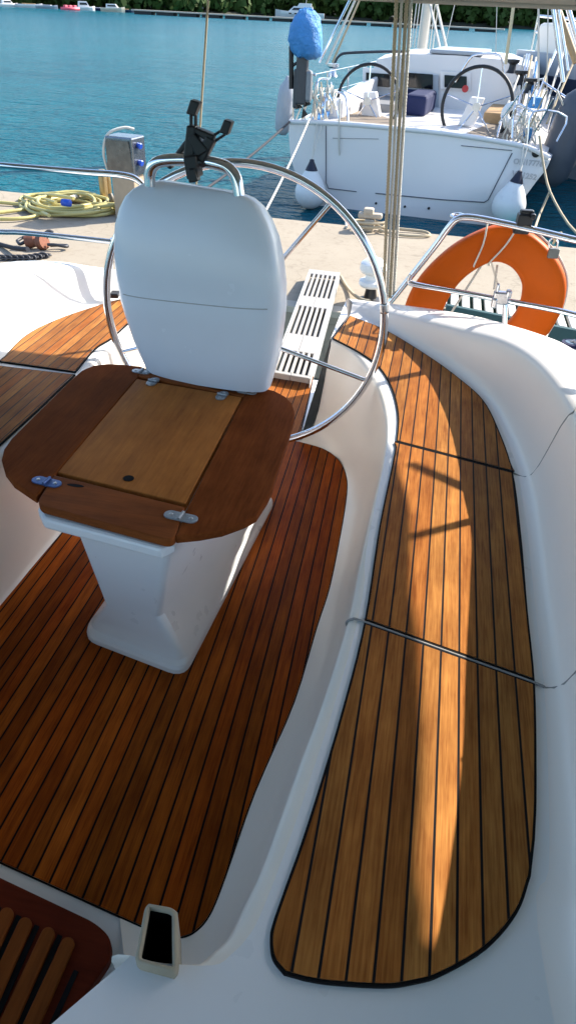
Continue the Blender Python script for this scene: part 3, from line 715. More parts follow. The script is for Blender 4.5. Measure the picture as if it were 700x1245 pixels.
grat = thing('wooden_grating', 'dark red-brown wooden step grating with rounded finger slats at the near edge', 'grating', P(60,1150,.0))
ZG = .035; red_teak = wood('grating_frame_wood', (.060, .008, .003), (.15, .024, .009), .5, 0, 9, .06)
slat_teak = wood('grating_slat_wood', (.10, .024, .005), (.30, .085, .018), .5, 1, 10, .06, rot=.15)
gf = [P(x, y, ZG) for x, y in rc([(-60,1036),(0,1066),(116,1121),(136,1140),(134,1165),(50,1290),(-60,1290)], {2: 14, 3: 14, 4: 8})]
b = MB(); b.prism(gf, (0, 0, -.03)); b.build('frame', red_teak, grat, bevel=.004)
tops = [(-12,1092),(12,1103),(34,1115),(62,1127),(86,1139)]
vd = V((-.45, 1.0, 0)).normalized()
for k, (px, py) in enumerate(tops):
    p = V((px, py, 0)); q_ = p+vd*170; wd = 8.5; n_ = V((vd.y, -vd.x, 0)); pts = []
    base = p+vd*9
    for j in range(11):
        a = pi*j/10; pts.append(base+n_*wd*cos(a)-vd*9*sin(a))
    pts += [q_-n_*wd*1.25, q_+n_*wd*1.25]
    b = MB(); b.prism([P(v.x, v.y, ZG+.010) for v in pts], (0, 0, -.009)); b.build('slat', slat_teak, grat, bevel=.003)
b = MB()
for k, (px, py) in enumerate(tops[:-1]+[(86,1145)]):
    p = V((px+11.5, py+10, 0)); n_ = V((vd.y, -vd.x, 0))
    if k == 4: p = V((84+9, 1180, 0))
    pts = [p+n_*3, p-n_*3, p+vd*150-n_*4, p+vd*150+n_*4]
    b.prism([P(v.x, v.y, ZG+.0025) for v in pts], (0, 0, -.002))
b.build('slot', caulk, grat)

# bimini sun awning over the cockpit
bim = thing('bimini', 'beige canvas bimini awning stretched overhead, only its aft hem showing at the top right', 'awning', (-.5, 1.2, 1.4))
Z0 = 1.493
def bz(x, y): return Z0+.60*sin(pi*min(1, max(0, (3.0-y)/4.6)))
edge_r = []
for hx_, hy_ in ((478,556),(494,607),(499,648),(499,720),(509,787),(513,930),(507,1044),(516,1105),(528,1160)):
    q_ = P(hx_, hy_, .43); zb = 1.5
    for _ in range(30): zb = bz(0, q_.y+(zb-.43)*SB)-.05
    edge_r.append((q_.x+(zb-.43)*SA, q_.y+(zb-.43)*SB))
edge_r += [(edge_r[-1][0]+.12, edge_r[-1][1]-.05), (edge_r[-1][0]+.45, edge_r[-1][1]-.09), (edge_r[-1][0]+.55, .6), (edge_r[-1][0]+.55, -1.4)]
EX, EY = edge_r[0]
b = MB(); cols = 22; rings = []
ysr = crom([V((x, y, 0)) for x, y in edge_r], 4)
AFT = 3.0
for e in ysr:
    row = []
    for k in range(cols+1):
        t = k/cols; x = e.x+(-2.25-e.x)*t; g_ = min(1, t/.36); bow_ = (AFT-EY)*(1-(1-g_)**8)*max(0, 1-(EY-e.y)/1.2)
        yy = e.y+bow_
        row.append(V((x, yy, bz(x, yy)-.05*max(0, abs(2*t-1)-.75)/.25)))
    rings.append(row)
top = [[p+V((0, 0, .005)) for p in r] for r in rings]
b.loft(rings, cap=False, ring_closed=False); b.loft(top, cap=False, ring_closed=False)
b.build('canopy', canvas, bim, True)
tube('hem_tube', [p+V((0, 0, .0)) for p in rings[0]], .010, canvas, bim, 8)
def strut(sh0, sh1, z0, z1, r=.013):
    """strut whose two ends throw their shade at the two given seat points"""
    a, c = P(*sh0, .43), P(*sh1, .43); k0, k1 = z0-.43, z1-.43
    return tube('strut', [a+V((SA*k0, SB*k0, k0)), c+V((SA*k1, SB*k1, k1))], r, steel, bim, 10)
strut((572,598),(500,566),.80,1.80); strut((574,634),(494,655),.80,1.85); tube('strut', [W(.64,2.84,.80), W(.64,2.84,1.47)], .016, steel, bim, 10)

# ------------------------------------------------------------------ rigging over the stern
gb_ = 'ropes of the stern rigging'
for x0, x1, Y, rr_, mt, lab in ((481,465.5,2.96,.0068,ropemat,'tan rope at the left edge of the backstay tackle'), (487.5,470,2.97,.0055,ropewhite,'pale thin rope just right of the leftmost tan tackle rope'),
                     (494,473.5,2.98,.0068,ropemat,'broad tan rope at the middle of the right hand tackle pair'), (499.5,478,2.99,.0065,ropewhite,'pale rope at the right edge of the backstay tackle')):
    tag(rope3('backstay_rope', [PY(x0+2.5,-40,Y), PY((x0+x1)/2+1,160,Y), PY(x1,362,Y)], rr_, mt, turns=30), lab, 'rope', gb_)
tag(tube('backstay_wire', [PY(255,-30,2.95), PY(241,190,2.95), PY(233,310,2.95)], .0042, ropemat), 'single thin tan backstay line rising behind the black phone holder', 'rope', gb_)

# horseshoe lifebuoy
buoy = thing('horseshoe_lifebuoy', 'orange horseshoe lifebuoy hanging behind the stern rail', 'lifebuoy', PY(590,400,3.02))
YB = 3.02
op = [(490,385),(493,368),(503,346),(520,324),(548,299),(580,281),(610,273),(640,280),(664,298),(681,321),(688,345),(684,372),(674,392),(664,408)]
ip = [(613,396),(628,376),(634,352),(631,336),(619,322),(601,317),(582,324),(563,338),(548,357),(534,385)]
def bY(x): return YB-.05*(x-590)/100
oc = crom([PY(x, y, bY(x)) for x, y in op], 4); ic = crom([PY(x, y, bY(x)) for x, y in ip], 4)
# loft across the arch: rounded section
K = 60
def resamp(c, K):
    cum = [0]
    for i in range(len(c)-1): cum.append(cum[-1]+(c[i+1]-c[i]).length)
    o = []
    for k in range(K+1):
        s = cum[-1]*k/K; i = 0
        while i < len(c)-2 and cum[i+1] < s: i += 1
        o.append(c[i].lerp(c[i+1], min(1, (s-cum[i])/max(1e-9, cum[i+1]-cum[i]))))
    return o
oo, ii = resamp(oc, K), list(reversed(resamp(ic, K))); rings = []
for k in range(K+1):
    c = (oo[k]+ii[k])/2; u = (oo[k]-ii[k])/2; nrm = V((0.09, 1, 0)).normalized(); ring = []
    sc_ = 1.0 if 0 < k < K else .93
    for j in range(24):
        a = 2*pi*j/24; cu, su = cos(a), sin(a)
        ring.append(c+u*(math.copysign(abs(cu)**.45, cu)*sc_)+nrm*(.042*math.copysign(abs(su)**.55, su)*sc_))
    rings.append(ring)
b = MB(); b.loft(rings); b.build('cover', orange, buoy, True, angle=55)
for (a, c) in (((592,272),(576,322)), ((628,277),(594,320))):
    tube('strap', [PY(a[0],a[1]-2,bY(a[0])+.02), PY(a[0],a[1],bY(a[0])-.055), PY((a[0]+c[0])/2+3,(a[1]+c[1])/2,bY(c[0])-.062), PY(c[0],c[1],bY(c[0])-.055), PY(c[0]+1,c[1]+2,bY(c[0])+.02)], .0035, ropewhite, buoy, 6, 3)
tube('edge_rope', [p+V((.004,.02,.004)) for p in oc[26:]]+[PY(662,412,2.96)], .005, ropewhite, buoy, 6)
for (a, c) in (((585,322),(545,385)), ((604,322),(600,352)), ((672,395),(660,415))):
    tube('lanyard', [PY(*a,3.02), PY(*c,2.99)], .005, ropewhite, buoy, 6)
b = MB(); b.box(PY(637,267,2.9), (.055,.045,.045), .1); b.box(PY(640,258,2.9), (.05,.03,.018), .1); b.box(PY(633,279,2.91), (.06,.03,.03), .1); b.box(PY(647,263,2.88), (.02,.03,.02), .1)
tag(b.build('rail_bracket', black, bevel=.006), 'small black plastic bracket clamped on the right stern rail above the lifebuoy', 'bracket')
lock = thing('padlock', 'grey padlock hanging beside the orange lifebuoy', 'padlock', PY(672,315,2.88))
b = MB(); b.box(PY(672,308,2.9), (.040,.02,.036), .1); b.build('body', plain('grey_brass',(.16,.16,.15),.45,.7,.2,60), lock, bevel=.004)
tube('shackle', [PY(667,301,2.9), PY(667,294,2.9), PY(671,290,2.9), PY(677,293,2.9), PY(677,301,2.9)], .0038, steel, lock, 8, 4)
tag(tube('cable', [PY(672,296,2.9), PY(676,288,2.86), PY(681,283,2.84), PY(683,289,2.83)], .005, ropemat, None, 8, 4), 'short tan cord tying the padlock to the stern rail', 'cord')

# ------------------------------------------------------------------ gangway to the quay
gang = thing('gangway', 'white slotted wooden gangway leading from the open stern to the quay', 'gangway', P(385,350,QZ))
nL, nR, fL, fR = P(330,452,.06), P(376,460,.06), P(377,327,QZ+.09), P(412,331,QZ+.09)
def gp(s, t): return (nL.lerp(fL, s)).lerp(nR.lerp(fR, s), t)
def s_at(py):
    lo_s, hi_s = 0, 1
    for _ in range(40):
        m_ = (lo_s+hi_s)/2
        if proj(gp(m_, .5))[1] > py: lo_s = m_
        else: hi_s = m_
    return lo_s
cuts = [0, s_at(453), s_at(427), s_at(407), s_at(373), s_at(361), s_at(334), 1]
for i in (0, 2, 4, 6):
    b = MB()
    s0, s1 = cuts[i], cuts[i+1]
    if s1-s0 < .004: s1 = s0+.02
    b.prism([gp(s0,.0), gp(s0,.497), gp(s1,.497), gp(s1,.0)], (0,0,-.03)); b.prism([gp(s0,.497), gp(s0,1), gp(s1,1), gp(s1,.497)], (0,0,-.029))
    b.build('cross_panel', gangplank, gang, bevel=.004)
b = MB(); ns = 7
for i in (1, 3, 5):
    s0, s1 = cuts[i], cuts[i+1]
    for k in range(ns):
        t0_ = k/ns+.0; t1_ = t0_+.52/ns
        if k == ns-1: t0_, t1_ = 1-.52/ns, 1
        else: t0_ = k*(1-.52/ns)/(ns-1); t1_ = t0_+.52/ns
        b.prism([gp(s0,t0_), gp(s0,t1_), gp(s1,t1_), gp(s1,t0_)], (0,0,-.03))
b.build('slats', gangplank, gang, bevel=.003)
b = MB()
for t in (-.03, 1.03):
    tt = .05 if t < 0 else -.05
    b.prism([gp(0,t), gp(0,t+tt*.6), gp(1,t+tt*.6), gp(1,t)], (0,0,-.085))
b.build('side_beam', plain('grey_beam', (.40,.39,.37), .6, 0, .15, 30), gang, bevel=.003)
b = MB(); b.prism([gp(.02,.05)-V((0,0,.06)), gp(.02,.95)-V((0,0,.06)), gp(.98,.95)-V((0,0,.06)), gp(.98,.05)-V((0,0,.06))], (0,0,-.02)); b.build('under_tray', darkunder, gang)

# ------------------------------------------------------------------ things on the quay
boll = thing('mooring_bollard', 'small white capped mooring bollard on a black foot, behind the seat end', 'bollard', P(450,368,QZ))
c = P(449,368,QZ)
MB().lathe(c, [(0.0000,0.0000),(0.0936,0.0000),(0.0936,0.0255),(0.0504,0.0425),(0.0396,0.1020),(0.0432,0.1360)], 20).build('base', black, boll, True, angle=40)
MB().lathe(c+V((0,0,.128)), [(0.0000,0.0000),(0.0864,0.0000),(0.0972,0.0170),(0.0936,0.0425),(0.0540,0.0510),(0.0504,0.0850),(0.0864,0.1020),(0.1008,0.1275),(0.0936,0.1700),(0.0576,0.1997),(0.0000,0.2040)], 24).build('cap', fenderw, boll, True, angle=40)
tag(tube('mooring_line', sag(P(449,366,QZ+.15), P(414,336,QZ+.02), .05), .012, ropemat, None, 8), 'tan mooring line from the white bollard to the gangway end', 'rope', 'mooring lines')
# hose coil
hose = thing('garden_hose', 'coiled yellow garden hose lying on the quay', 'hose', P(92,255,QZ))
b = MB(); cc = P(88,254,QZ); 
pts = []
for k in range(11*26):
    a = 2*pi*k/26; l = k//26; rx = .42+.13*sin(l*2.3)+.03*sin(a*2+l); ry = .34+.11*cos(l*1.7)
    pts.append(cc+V((rx*cos(a)+.05*sin(l*3.1), ry*sin(a)+.06*cos(l*2.2), .022+.007*l+.010*sin(a*3+l))))
b.tube(pts, .017, 8); b.build('coil', yellow, hose, True)
tube('hose_end', [P(170,262,QZ+.03) if False else P(68,246,QZ+.12), P(50,242,QZ+.08), P(30,248,QZ+.03), P(0,246,QZ+.03), P(-40,244,QZ+.03)], .018, yellow, hose, 8, 6)
tube('hose_end', [P(60,262,QZ+.08), P(40,254,QZ+.03), P(20,256,QZ+.03), P(-30,262,QZ+.03)], .018, yellow, hose, 8, 6)
tube('hose_end', [P(62,250,QZ+.08), P(45,262,QZ+.03), P(20,266,QZ+.03), P(-20,266,QZ+.03)], .018, yellow, hose, 8, 6)
tube('hose_end', [P(24,244,QZ+.03), P(30,239,QZ+.03), P(60,237,QZ+.1), P(90,241,QZ+.15)], .017, yellow, hose, 8, 6)
b = MB(); b.tube([P(76,246,QZ+.18), P(86,247,QZ+.18)], .034, 10); b.build('coupling', bluesock, hose, True)
# water tap cluster behind the coil
b = MB(); 
for px, py, h, r in ((128,246,.30,.045),(134,243,.22,.03)):
    b.lathe(P(px,py,QZ), [(r*1.4,0),(r*1.4,.02),(r,.03),(r,h),(r*.7,h+.03)], 12)
tag(b.build('mooring_cleat', plain('brass', (.35,.24,.11), .4, .7, .3, 30), None, True, angle=40), 'small brass post at the quay edge between yellow hose and power post', 'cleat')
tag(rope3('mooring_line', [P(80,242,QZ+.1), P(100,238,QZ+.06), P(118,240,QZ+.05), P(136,246,QZ+.04), P(122,252,QZ+.03), P(140,256,QZ+.03)], .022, ropewhite, None, 6), 'pale heaped mooring line beside the brass post', 'rope', 'mooring lines')
tag(tube('water_pipe', [P(118,256,QZ+.02), P(128,252,QZ+.02), P(136,244,QZ+.1), P(134,236,QZ+.16)], .028, plain('dark_hose', (.12,.10,.07), .5, 0, .2, 30), None, 8, 4), 'dark short hose curling up beside the brass post', 'hose')
# power post
post = thing('power_post', 'stainless shore power post with blue sockets on the quay edge', 'power post', P(160,262,QZ))
pc = P(160,264,QZ); ang = -.15
def pb(dx, dy, dz): return pc+Matrix.Rotation(ang,3,'Z')@V((dx,dy,dz))
b = MB(); b.box(pb(0,0,.21), (.25,.2,.42), ang); b.build('base', plain('beige_post', (.40,.31,.21), .6, 0, .15, 20), post, bevel=.01)
b = MB(); b.box(pb(0,0,.58), (.30,.25,.34), ang); hd = b.build('head', plain('brushed_steel', (.22,.24,.26), .28, .9, .3, 18, .3), post, bevel=.015)
b = MB(); b.prism([pb(-.145,-.128,.45), pb(.145,-.128,.45), pb(.12,-.140,.72), pb(-.12,-.140,.72)], (0,.01,0)); b.build('front_panel', plain('scuffed_steel', (.17,.16,.15), .3, .8, .5, 18, .5), post)
for z in (.53, .68):
    MB().lathe(pb(.15,-.02,z), [(.022,0),(.026,.015),(.03,.035),(.022,.045),(.0,.045)], 16, Matrix.Rotation(ang,3,'Z')@V((1,-.2,-.25))).build('socket', bluesock, post, True, angle=40)
tag(tube('power_cable', [pb(-.17,-.08,.42), pb(-.175,-.12,.6), pb(-.12,-.1,.76), pb(.0,.0,.815), pb(.08,.06,.80)], .013, ropewhite, None, 8, 5), 'white cable looped over the stainless power post', 'cable')
# chain block
ch = thing('chain_hoist', 'rusty red lifting shackle with hook on the near quay', 'chain hoist', P(45,303,QZ))
b = MB(); hc = P(45,303,QZ)
KB = lambda *v: hc+V(v)*.62
b.lathe(KB(-.08,0,.10), [(.0,-.04),(.052,-.04),(.056,0),(.052,.04),(.0,.04)], 16, (1,.3,.2)); b.lathe(KB(.09,.02,.10), [(.0,-.03),(.062,-.03),(.065,0),(.062,.03),(.0,.03)], 16, (1,-.2,.3))
b.build('block', rust, ch, True, angle=40)
tube('shackle', [KB(-.3,.03,.08), KB(-.27,.13,.10), KB(-.18,.13,.12), KB(-.15,.02,.10), KB(-.22,-.04,.06), KB(-.3,.03,.08)], .014, darkunder, ch, 8, 4)
tube('hook', [KB(.18,.0,.08), KB(.30,.02,.08), KB(.42,.06,.06), KB(.40,.14,.05), KB(.28,.12,.05), KB(.20,.04,.06)], .014, darkunder, ch, 8, 4)
tube('lever', [KB(.08,.03,.14), KB(.14,.14,.22), KB(.2,.16,.2)], .018, darkunder, ch, 8, 3)
b = MB()
for k in range(16):
    p = P(2+k*3.6, 314-(k%2)*.6-(0 if k < 9 else (k-9)*.6), QZ+.02); d = V((1, .1, 0)); n_ = V((0, 1, 0)) if k % 2 else V((0, .25, 1))
    b.tube([p+d*(.045*cos(a))+n_*(.022*sin(a)) for a in (2*pi*j/10 for j in range(10))], .009, 5, closed=True)
tag(b.build('chain', darkunder, None, True), 'dark steel chain lying in front of the rusty lifting shackle', 'chain')
tag(tube('mooring_line', [P(-30,288,QZ+.03), P(0,297,QZ+.02), P(20,302,QZ+.05), P(34,303,QZ+.08)], .02, ropedark, None, 8, 4), 'dark line leading left from the rusty lifting shackle', 'rope', 'mooring lines')
# quay cleat by the neighbouring yacht
cl = thing('quay_cleat', 'weathered pale mooring cleat on the far quay edge below the white transom', 'cleat', P(448,281,QZ))
b = MB(); c0 = P(448,281,QZ); b.box(c0+V((0,0,.06)), (.10,.10,.12)); b.box(c0+V((0,0,.15)), (.24,.09,.05)); b.box(c0+V((-.02,0,.19)), (.10,.10,.06)); b.build('horns', plain('pale_iron', (.45,.38,.29), .8, 0, .3, 25, .5), cl, bevel=.015)
tube('rope_turns', [c0+V((.16*cos(a), .10*sin(a), .03+.006*a)) for a in (k*.35 for k in range(36))], .014, ropemat, cl, 6)
tag(tube('mooring_line', [c0+V((.1,-.05,.03)), c0+V((.35,-.12,.02)), c0+V((.6,-.05,.02)), c0+V((.55,.1,.02)), c0+V((.3,.08,.03))], .014, ropemat, None, 6, 5), 'loose tan line curling on the quay right of the pale cleat', 'rope', 'mooring lines')
# green slatted gangplank lying along the quay edge
gg = thing('slatted_gangplank', 'green framed gangplank with pale slats lying on the quay behind the lifebuoy', 'gangplank', P(640,395,QZ))
a0, a1 = P(470,349,QZ+.12), P(760,402,QZ+.12); b0, b1 = P(466,378,QZ+.12), P(760,428,QZ+.12)
a0, a1 = P(535,352,QZ+.14), P(780,398,QZ+.14); d = V((.05,-.30,0))
b = MB(); n = 17
for k in range(n):
    s0, s1 = k/n, (k+.66)/n
    p, q_ = a0.lerp(a1, s0), a0.lerp(a1, s1); b.prism([p+V((0,0,.004)), q_+V((0,0,.004)), q_+d+V((-.05,0,.004)), p+d+V((-.05,0,.004))], (0,0,-.03))
b.build('slats', paleplank, gg, bevel=.004)
b = MB()
for e in (V((0,.04,0)), d): b.prism([a0+e, a1+e, a1+e-V((0,.04,0)), a0+e-V((0,.04,0))], (0,0,-.12))
b.build('frame', greenpaint, gg, bevel=.006)
b = MB()
for k in range(14): p = a0.lerp(a1, (k+.5)/14)+d+V((0,-.03,-.12)); b.box(p, (.08,.09,.05)) 
b.build('rollers', paleplank, gg, bevel=.01)

# ------------------------------------------------------------------ neighbouring yacht
TA, TB = PY(352,148,11.75), PY(668,195,11.25)
tdir = V((TB.x-TA.x, TB.y-TA.y, 0)).normalized(); tn = V((-tdir.y, tdir.x, 0))
def Np(x, y, d=0.0):
    """survey point on the neighbour's transom plane, or d metres further away"""
    r_ = ray(x, y); p0 = TA+tn*d; t = (p0-O).dot(tn)/r_.dot(tn); return O+r_*t
ny = thing('sailing_yacht', 'white sailing yacht with twin black wheels moored stern-to beyond the quay', 'sailing yacht', ((TA+TB)/2).to_2d().to_3d()+V((0,0,SEA)))
tr = [(352,150),(351,165),(353,190),(360,215),(371,243),(392,258),(430,266),(480,271),(540,275),(590,275),(612,268),(632,247),(652,220),(664,205),(668,195),(640,181),(600,173),(540,164),(480,158),(410,152)]
trp = [Np(x, y) for x, y in tr]
# hull lofted forward from the transom outline
ctr = sum(trp, V())/len(trp)
def hull_ring(d, kx, kz, dz): return [ctr+tdir*((p-ctr).dot(tdir)*kx)+V((0,0,(p-ctr).z*kz+dz))+tn*d for p in trp]
b = MB(); b.loft([[p+tn*.03+ (ctr-p)*.0 for p in trp]]+[hull_ring(d, kx, kz, dz) for d, kx, kz, dz in ((2,1.04,1.03,.02),(5,1.02,1.05,.06),(8,.80,1.1,.12),(10.5,.4,1.15,.2),(12,.03,1.2,.3))], cap=True)
hl = b.build('hull', hullw, ny, True, angle=35)
b = MB(); b.loft([[ctr+(p-ctr)*.985-tn*.012 for p in trp], [p+(-tn*.0) for p in trp], [p+tn*.03 for p in trp]], cap=True); b.build('transom', hullw, ny, True, angle=40)
ln = plain('panel_line', (.10,.11,.13), .6, 0, .1, 20)
def nl_(pts, r=.008, mat=ln, name='panel_line', par=ny, d=-.02, seg=6, sm=0): return tube(name, [Np(x, y, d) for x, y in pts], r, mat, par, seg, sm)
nl_([(396,153),(396,222),(399,229),(433,233)], .007); nl_([(456,235),(540,243),(588,246),(593,243),(622,186)], .008); nl_([(560,177),(622,183)], .005); nl_([(404,168),(460,169)], .003)
b = MB(); 
for x, y in ((457,248),(521,253),(660,197)): pass
for x, y, r in ((457,247,.018),(492,251,.018),(521,253,.02),(651,186,.055)): b.lathe(Np(x,y,-.005), [(r,0),(r,-.02),(r*.6,-.025),(.0,-.025)], 14, tn)
b.build('drain_hole', black, ny, True, angle=40)
# toe rail / deck edge
tube('deck_edge', [Np(x,y-1,-.01) for x,y in ((352,149),(410,151),(480,157),(540,163),(600,172),(640,180),(667,193))], .035, hullw, ny, 8, 3)
# registration letters, outline style
def text(body, px0, px1, hpx, par, mat):
    a, c = Np(*px0,-.03), Np(*px1,-.03); cu = bpy.data.curves.new('registration', 'FONT'); cu.body = body; cu.fill_mode = 'NONE'; cu.bevel_depth = .013; cu.resolution_u = 3
    o = bpy.data.objects.new('registration', cu); COL.objects.link(o)
    bpy.context.view_layer.update(); wdt = max(.1, o.dimensions.x); L = (c-a).length; s = L/wdt
    xd = (c-a).normalized(); yd = V((0,0,1)); yd = (yd-xd*yd.dot(xd)).normalized(); zd = xd.cross(yd)
    M_ = Matrix((xd, yd, zd)).transposed().to_4x4(); o.parent = par
    o.matrix_local = Matrix.Translation(a-wloc(par)) @ M_ @ Matrix.Scale(s, 4)
    cu.materials.append(mat); bpy.context.view_layer.update()
    me = bpy.data.meshes.new_from_object(o.evaluated_get(bpy.context.evaluated_depsgraph_get())); ml_ = o.matrix_local.copy()
    bpy.data.objects.remove(o); o = bpy.data.objects.new('registration', me); COL.objects.link(o); o.parent = par; o.matrix_local = ml_
    return o
lett = plain('letter_grey', (.07,.065,.07), .6, 0, .1, 30)
text('ON177769', (623,199), (663,203), 8, ny, lett); text('VN1252', (621,214), (651,219), 8, ny, lett)
# deck and cockpit
def slab(name, pts, dz, mat, par=ny, bev=.02): return MB().prism(pts, (0,0,dz)).build(name, mat, par, bevel=bev)
zd_ = lambda x, y, d: Np(x, y, d)
def loc(u, v, z): return ((TA+TB)/2).to_2d().to_3d()+tdir*u+tn*v+V((0,0,z))
slab('deck', [loc(-1.85,.0,.05), loc(1.85,.0,-.03), loc(1.95,4,.0), loc(1.6,8,.1), loc(.1,11.8,.25), loc(-1.6,8,.15), loc(-1.95,4,.1)], -.1, hullw, bev=.01)
slab('cockpit_floor', [loc(-1.3,.12,.11), loc(1.3,.12,.06), loc(1.3,2.95,.10), loc(-1.3,2.95,.13)], -.05, plain('worn_teak_deck', (.20,.155,.11), .7, 0, .2, 12, .3))
slab('navy_block', [loc(-.52,1.6,.42), loc(-.16,1.6,.41), loc(-.16,2.6,.43), loc(-.52,2.6,.43)], -.3, navy, bev=.05)  # invented navy block, added to stand for the navy companionway panel
for s in (-1, 1):
    slab('cockpit_seat', [loc(s*.75,1.75,.24), loc(s*1.3,1.75,.24), loc(s*1.3,3.0,.26), loc(s*.75,3.0,.26)], -.2, woodpole if s > 0 else greypanel, bev=.02)
    slab('coaming', [loc(s*1.28,.7,.36), loc(s*1.62,.7,.28), loc(s*1.62,3.9,.50), loc(s*1.28,3.1,.58)], -.4, hullw, bev=.06)
# cabin: rear bulkhead and coachroof
zt_ = .98
b = MB(); prof = []
for v, zt2, wd, sl_ in ((3.0,.92,1.35,1.62),(3.6,.98,1.35,1.6),(5.5,.93,1.25,1.5),(7.5,.75,.9,1.15),(8.6,.35,.5,.8)):
    prof.append([loc(-sl_,v,.08), loc(-wd,v,zt2*.86), loc(-wd*.6,v,zt2*.98), loc(0,v,zt2), loc(wd*.6,v,zt2*.98), loc(wd,v,zt2*.86), loc(sl_,v,.05)])
b.loft(prof); b.build('coachroof', hullw, ny, True, angle=30)
def bulk(u0, u1, z0, z1, mat, name, dv=-.02, th=.03): return MB().prism([loc(u0,3.0+dv,z0), loc(u1,3.0+dv,z0), loc(u1,3.0+dv,z1), loc(u0,3.0+dv,z1)], tn*-th).build(name, mat, ny, bevel=.008)
def bpx(p0, p1, mat, name, dv=-.02, th=.03):
    q0, q1, q2, q3 = [Np(x, y, 3.0+dv) for x, y in ((p0[0],p0[1]),(p1[0],p0[1]+ (p1[0]-p0[0])*.07),(p1[0],p1[1]+(p1[0]-p0[0])*.07),(p0[0],p1[1]))]
    return MB().prism([q0, q1, q2, q3], tn*-th).build(name, mat, ny, bevel=.006)
fr_ = bpx((441,82),(480,106), hullw, 'window_frame'); bpx((445,88),(474,104), darkglass, 'cabin_window', -.055)
bpx((535,86),(572,108), hullw, 'window_frame'); bpx((540,91),(567,106), darkglass, 'cabin_window', -.055)
bpx((484,88),(533,146), hullgrey, 'companionway_frame'); bpx((493,88),(526,106), darkglass, 'companionway_opening', -.05); bpx((494,108),(526,134), navy, 'companionway_curtain', -.08)
bpx((498,136),(522,146), woodpole, 'companionway_step', -.1)
slab('sliding_hatch', [loc(-.45,3.0,.99), loc(.45,3.0,.99), loc(.45,4.4,1.0), loc(-.45,4.4,1.0)], -.06, hullgrey)
MB().lathe(Np(565,108,2.85), [(.055,0),(.055,.01),(.045,.012)], 18, tn).build('round_sticker', red, ny)
tube('handrail', [Np(x,y,3.4) for x,y in ((404,84),(412,68),(430,64),(500,63),(560,69),(580,75),(585,80))], .022, darkunder, ny, 8, 4)
tube('arch_rail', [Np(x,y,2.8) for x,y in ((553,100),(570,72),(582,66),(602,66),(610,72),(612,90))], .02, steel, ny, 8, 4)
# twin wheels
for cx, cy, rad, dd, ped_px in ((447,123,37.5,1.1,((438,146),(442,112),(456,112),(462,146))), (579,130,43,.9,((556,152),(572,118),(588,120),(575,153)))):
    c0 = Np(cx, cy, dd); rw = (Np(cx+rad, cy, dd)-c0).length
    if cx < 500:
        wl = tube('wheel_rim', [c0+(tdir*cos(a)+(V((0,0,1))+tn*.1)*sin(a))*rw for a in (2*pi*k/48 for k in range(48))], .024, blackrim, ny, 8, closed=True)
    else:
        wl = tube('wheel_rim', [c0+(tdir*cos(a)+(V((0,0,1))+tn*.1)*sin(a))*rw for a in (2*pi*k/48 for k in range(48))], .026, blackrim, ny, 8, closed=True)
    for k in range(5):
        a = 2*pi*k/5+.35; tube('wheel_spoke', [c0, c0+(tdir*cos(a)+(V((0,0,1))+tn*.1)*sin(a))*rw], .010, steel, wl, 6)
    MB().lathe(c0-tn*.05, [(.0,0),(.06,0),(.06,.06),(.0,.06)], 14, tn).build('wheel_hub', steel_dull, wl, True, angle=40)
    MB().prism([Np(x,y,dd+.08) for x,y in ped_px], tn*.16).build('wheel_pedestal', hullw, ny, bevel=.008)
# winches, rails, stanchions
for x, y, d in ((621,84,2.6),(630,98,1.9),(642,108,1.5),(404,88,2.6)):
    MB().lathe(Np(x,y+5,d), [(.09,0),(.06,.05),(.055,.12),(.10,.15),(.10,.19),(.0,.2)], 14).build('winch', black if x > 500 else steel_dull, ny, True, angle=40)
def push(pts, r=.016, mat=steel): return tube('pushpit_rail', [Np(x,y,d) for x,y,d in pts], r, mat, ny, 8, 3)
push([(382,146,.1),(384,110,.1),(388,96,.2),(400,96,.8),(402,90,1.6)]); push([(395,151,.05),(396,116,.1),(408,112,.6),(420,118,.6),(423,148,.3)]); push([(356,146,.1),(358,88,.1)]); push([(370,146,.1),(372,92,.1),(384,92,.1)])
push([(640,176,.05),(648,136,.1),(688,142,.3),(676,172,.2)]); push([(622,168,.1),(626,128,.2),(648,136,.1)]); push([(604,166,.1),(616,130,.6),(640,132,.4)]); push([(648,128,.3),(652,100,1.5),(660,96,2)])
for k in range(7):
    v = 1.5+k*1.3; 
    for s in (-1, 1): tube('stanchion', [loc(s*1.78,v,.05), loc(s*1.80,v,.66)], .014, steel, ny, 6)
for s in (-1, 1):
    for z in (.36, .65): tube('lifeline', [loc(s*1.79,.6,z), loc(s*1.80,9.3,z+.05)], .006, steel_dull, ny, 5)
# mast, boom crutch and standing rigging
m0 = Np(512,66,6.2)
tube('mast', [V((m0.x,m0.y,.7)), V((m0.x+.03,m0.y,15))], .10, ropewhite, ny, 14)
for dx in (-.28,-.2,-.12,.13,.2,.28): tube('halyard', [V((m0.x+dx*.8,m0.y-.2,.9)), V((m0.x+dx*.3,m0.y-.05,13))], .012, ropewhite, ny, 6)
def stay(p, q_, d0, d1, r=.01, mat=None): return tube('shroud', [Np(*p,d0), Np(*q_,d1)], r, mat or ropewhite, ny, 6)
stay((536,66),(519,-10),5,6.4,.03); stay((544,66),(527,-10),5,6.4,.03); stay((538,66),(556,-10),4.5,4.5,.008); stay((396,78),(436,-10),2.5,2.5,.022); stay((388,76),(430,-10),1.4,1.4,.02,steel); stay((404,76),(441,-10),2.8,2.6,.018,ropemat)
stay((614,78),(626,-10),2.2,2.2,.028,plain('cream_spar',(.55,.46,.28),.6,0,.1,10)); stay((602,68),(604,-10),2.8,2.8,.007); stay((654,110),(654,-10),1.4,1.4,.016); stay((664,118),(666,-10),1.2,1.2,.009)
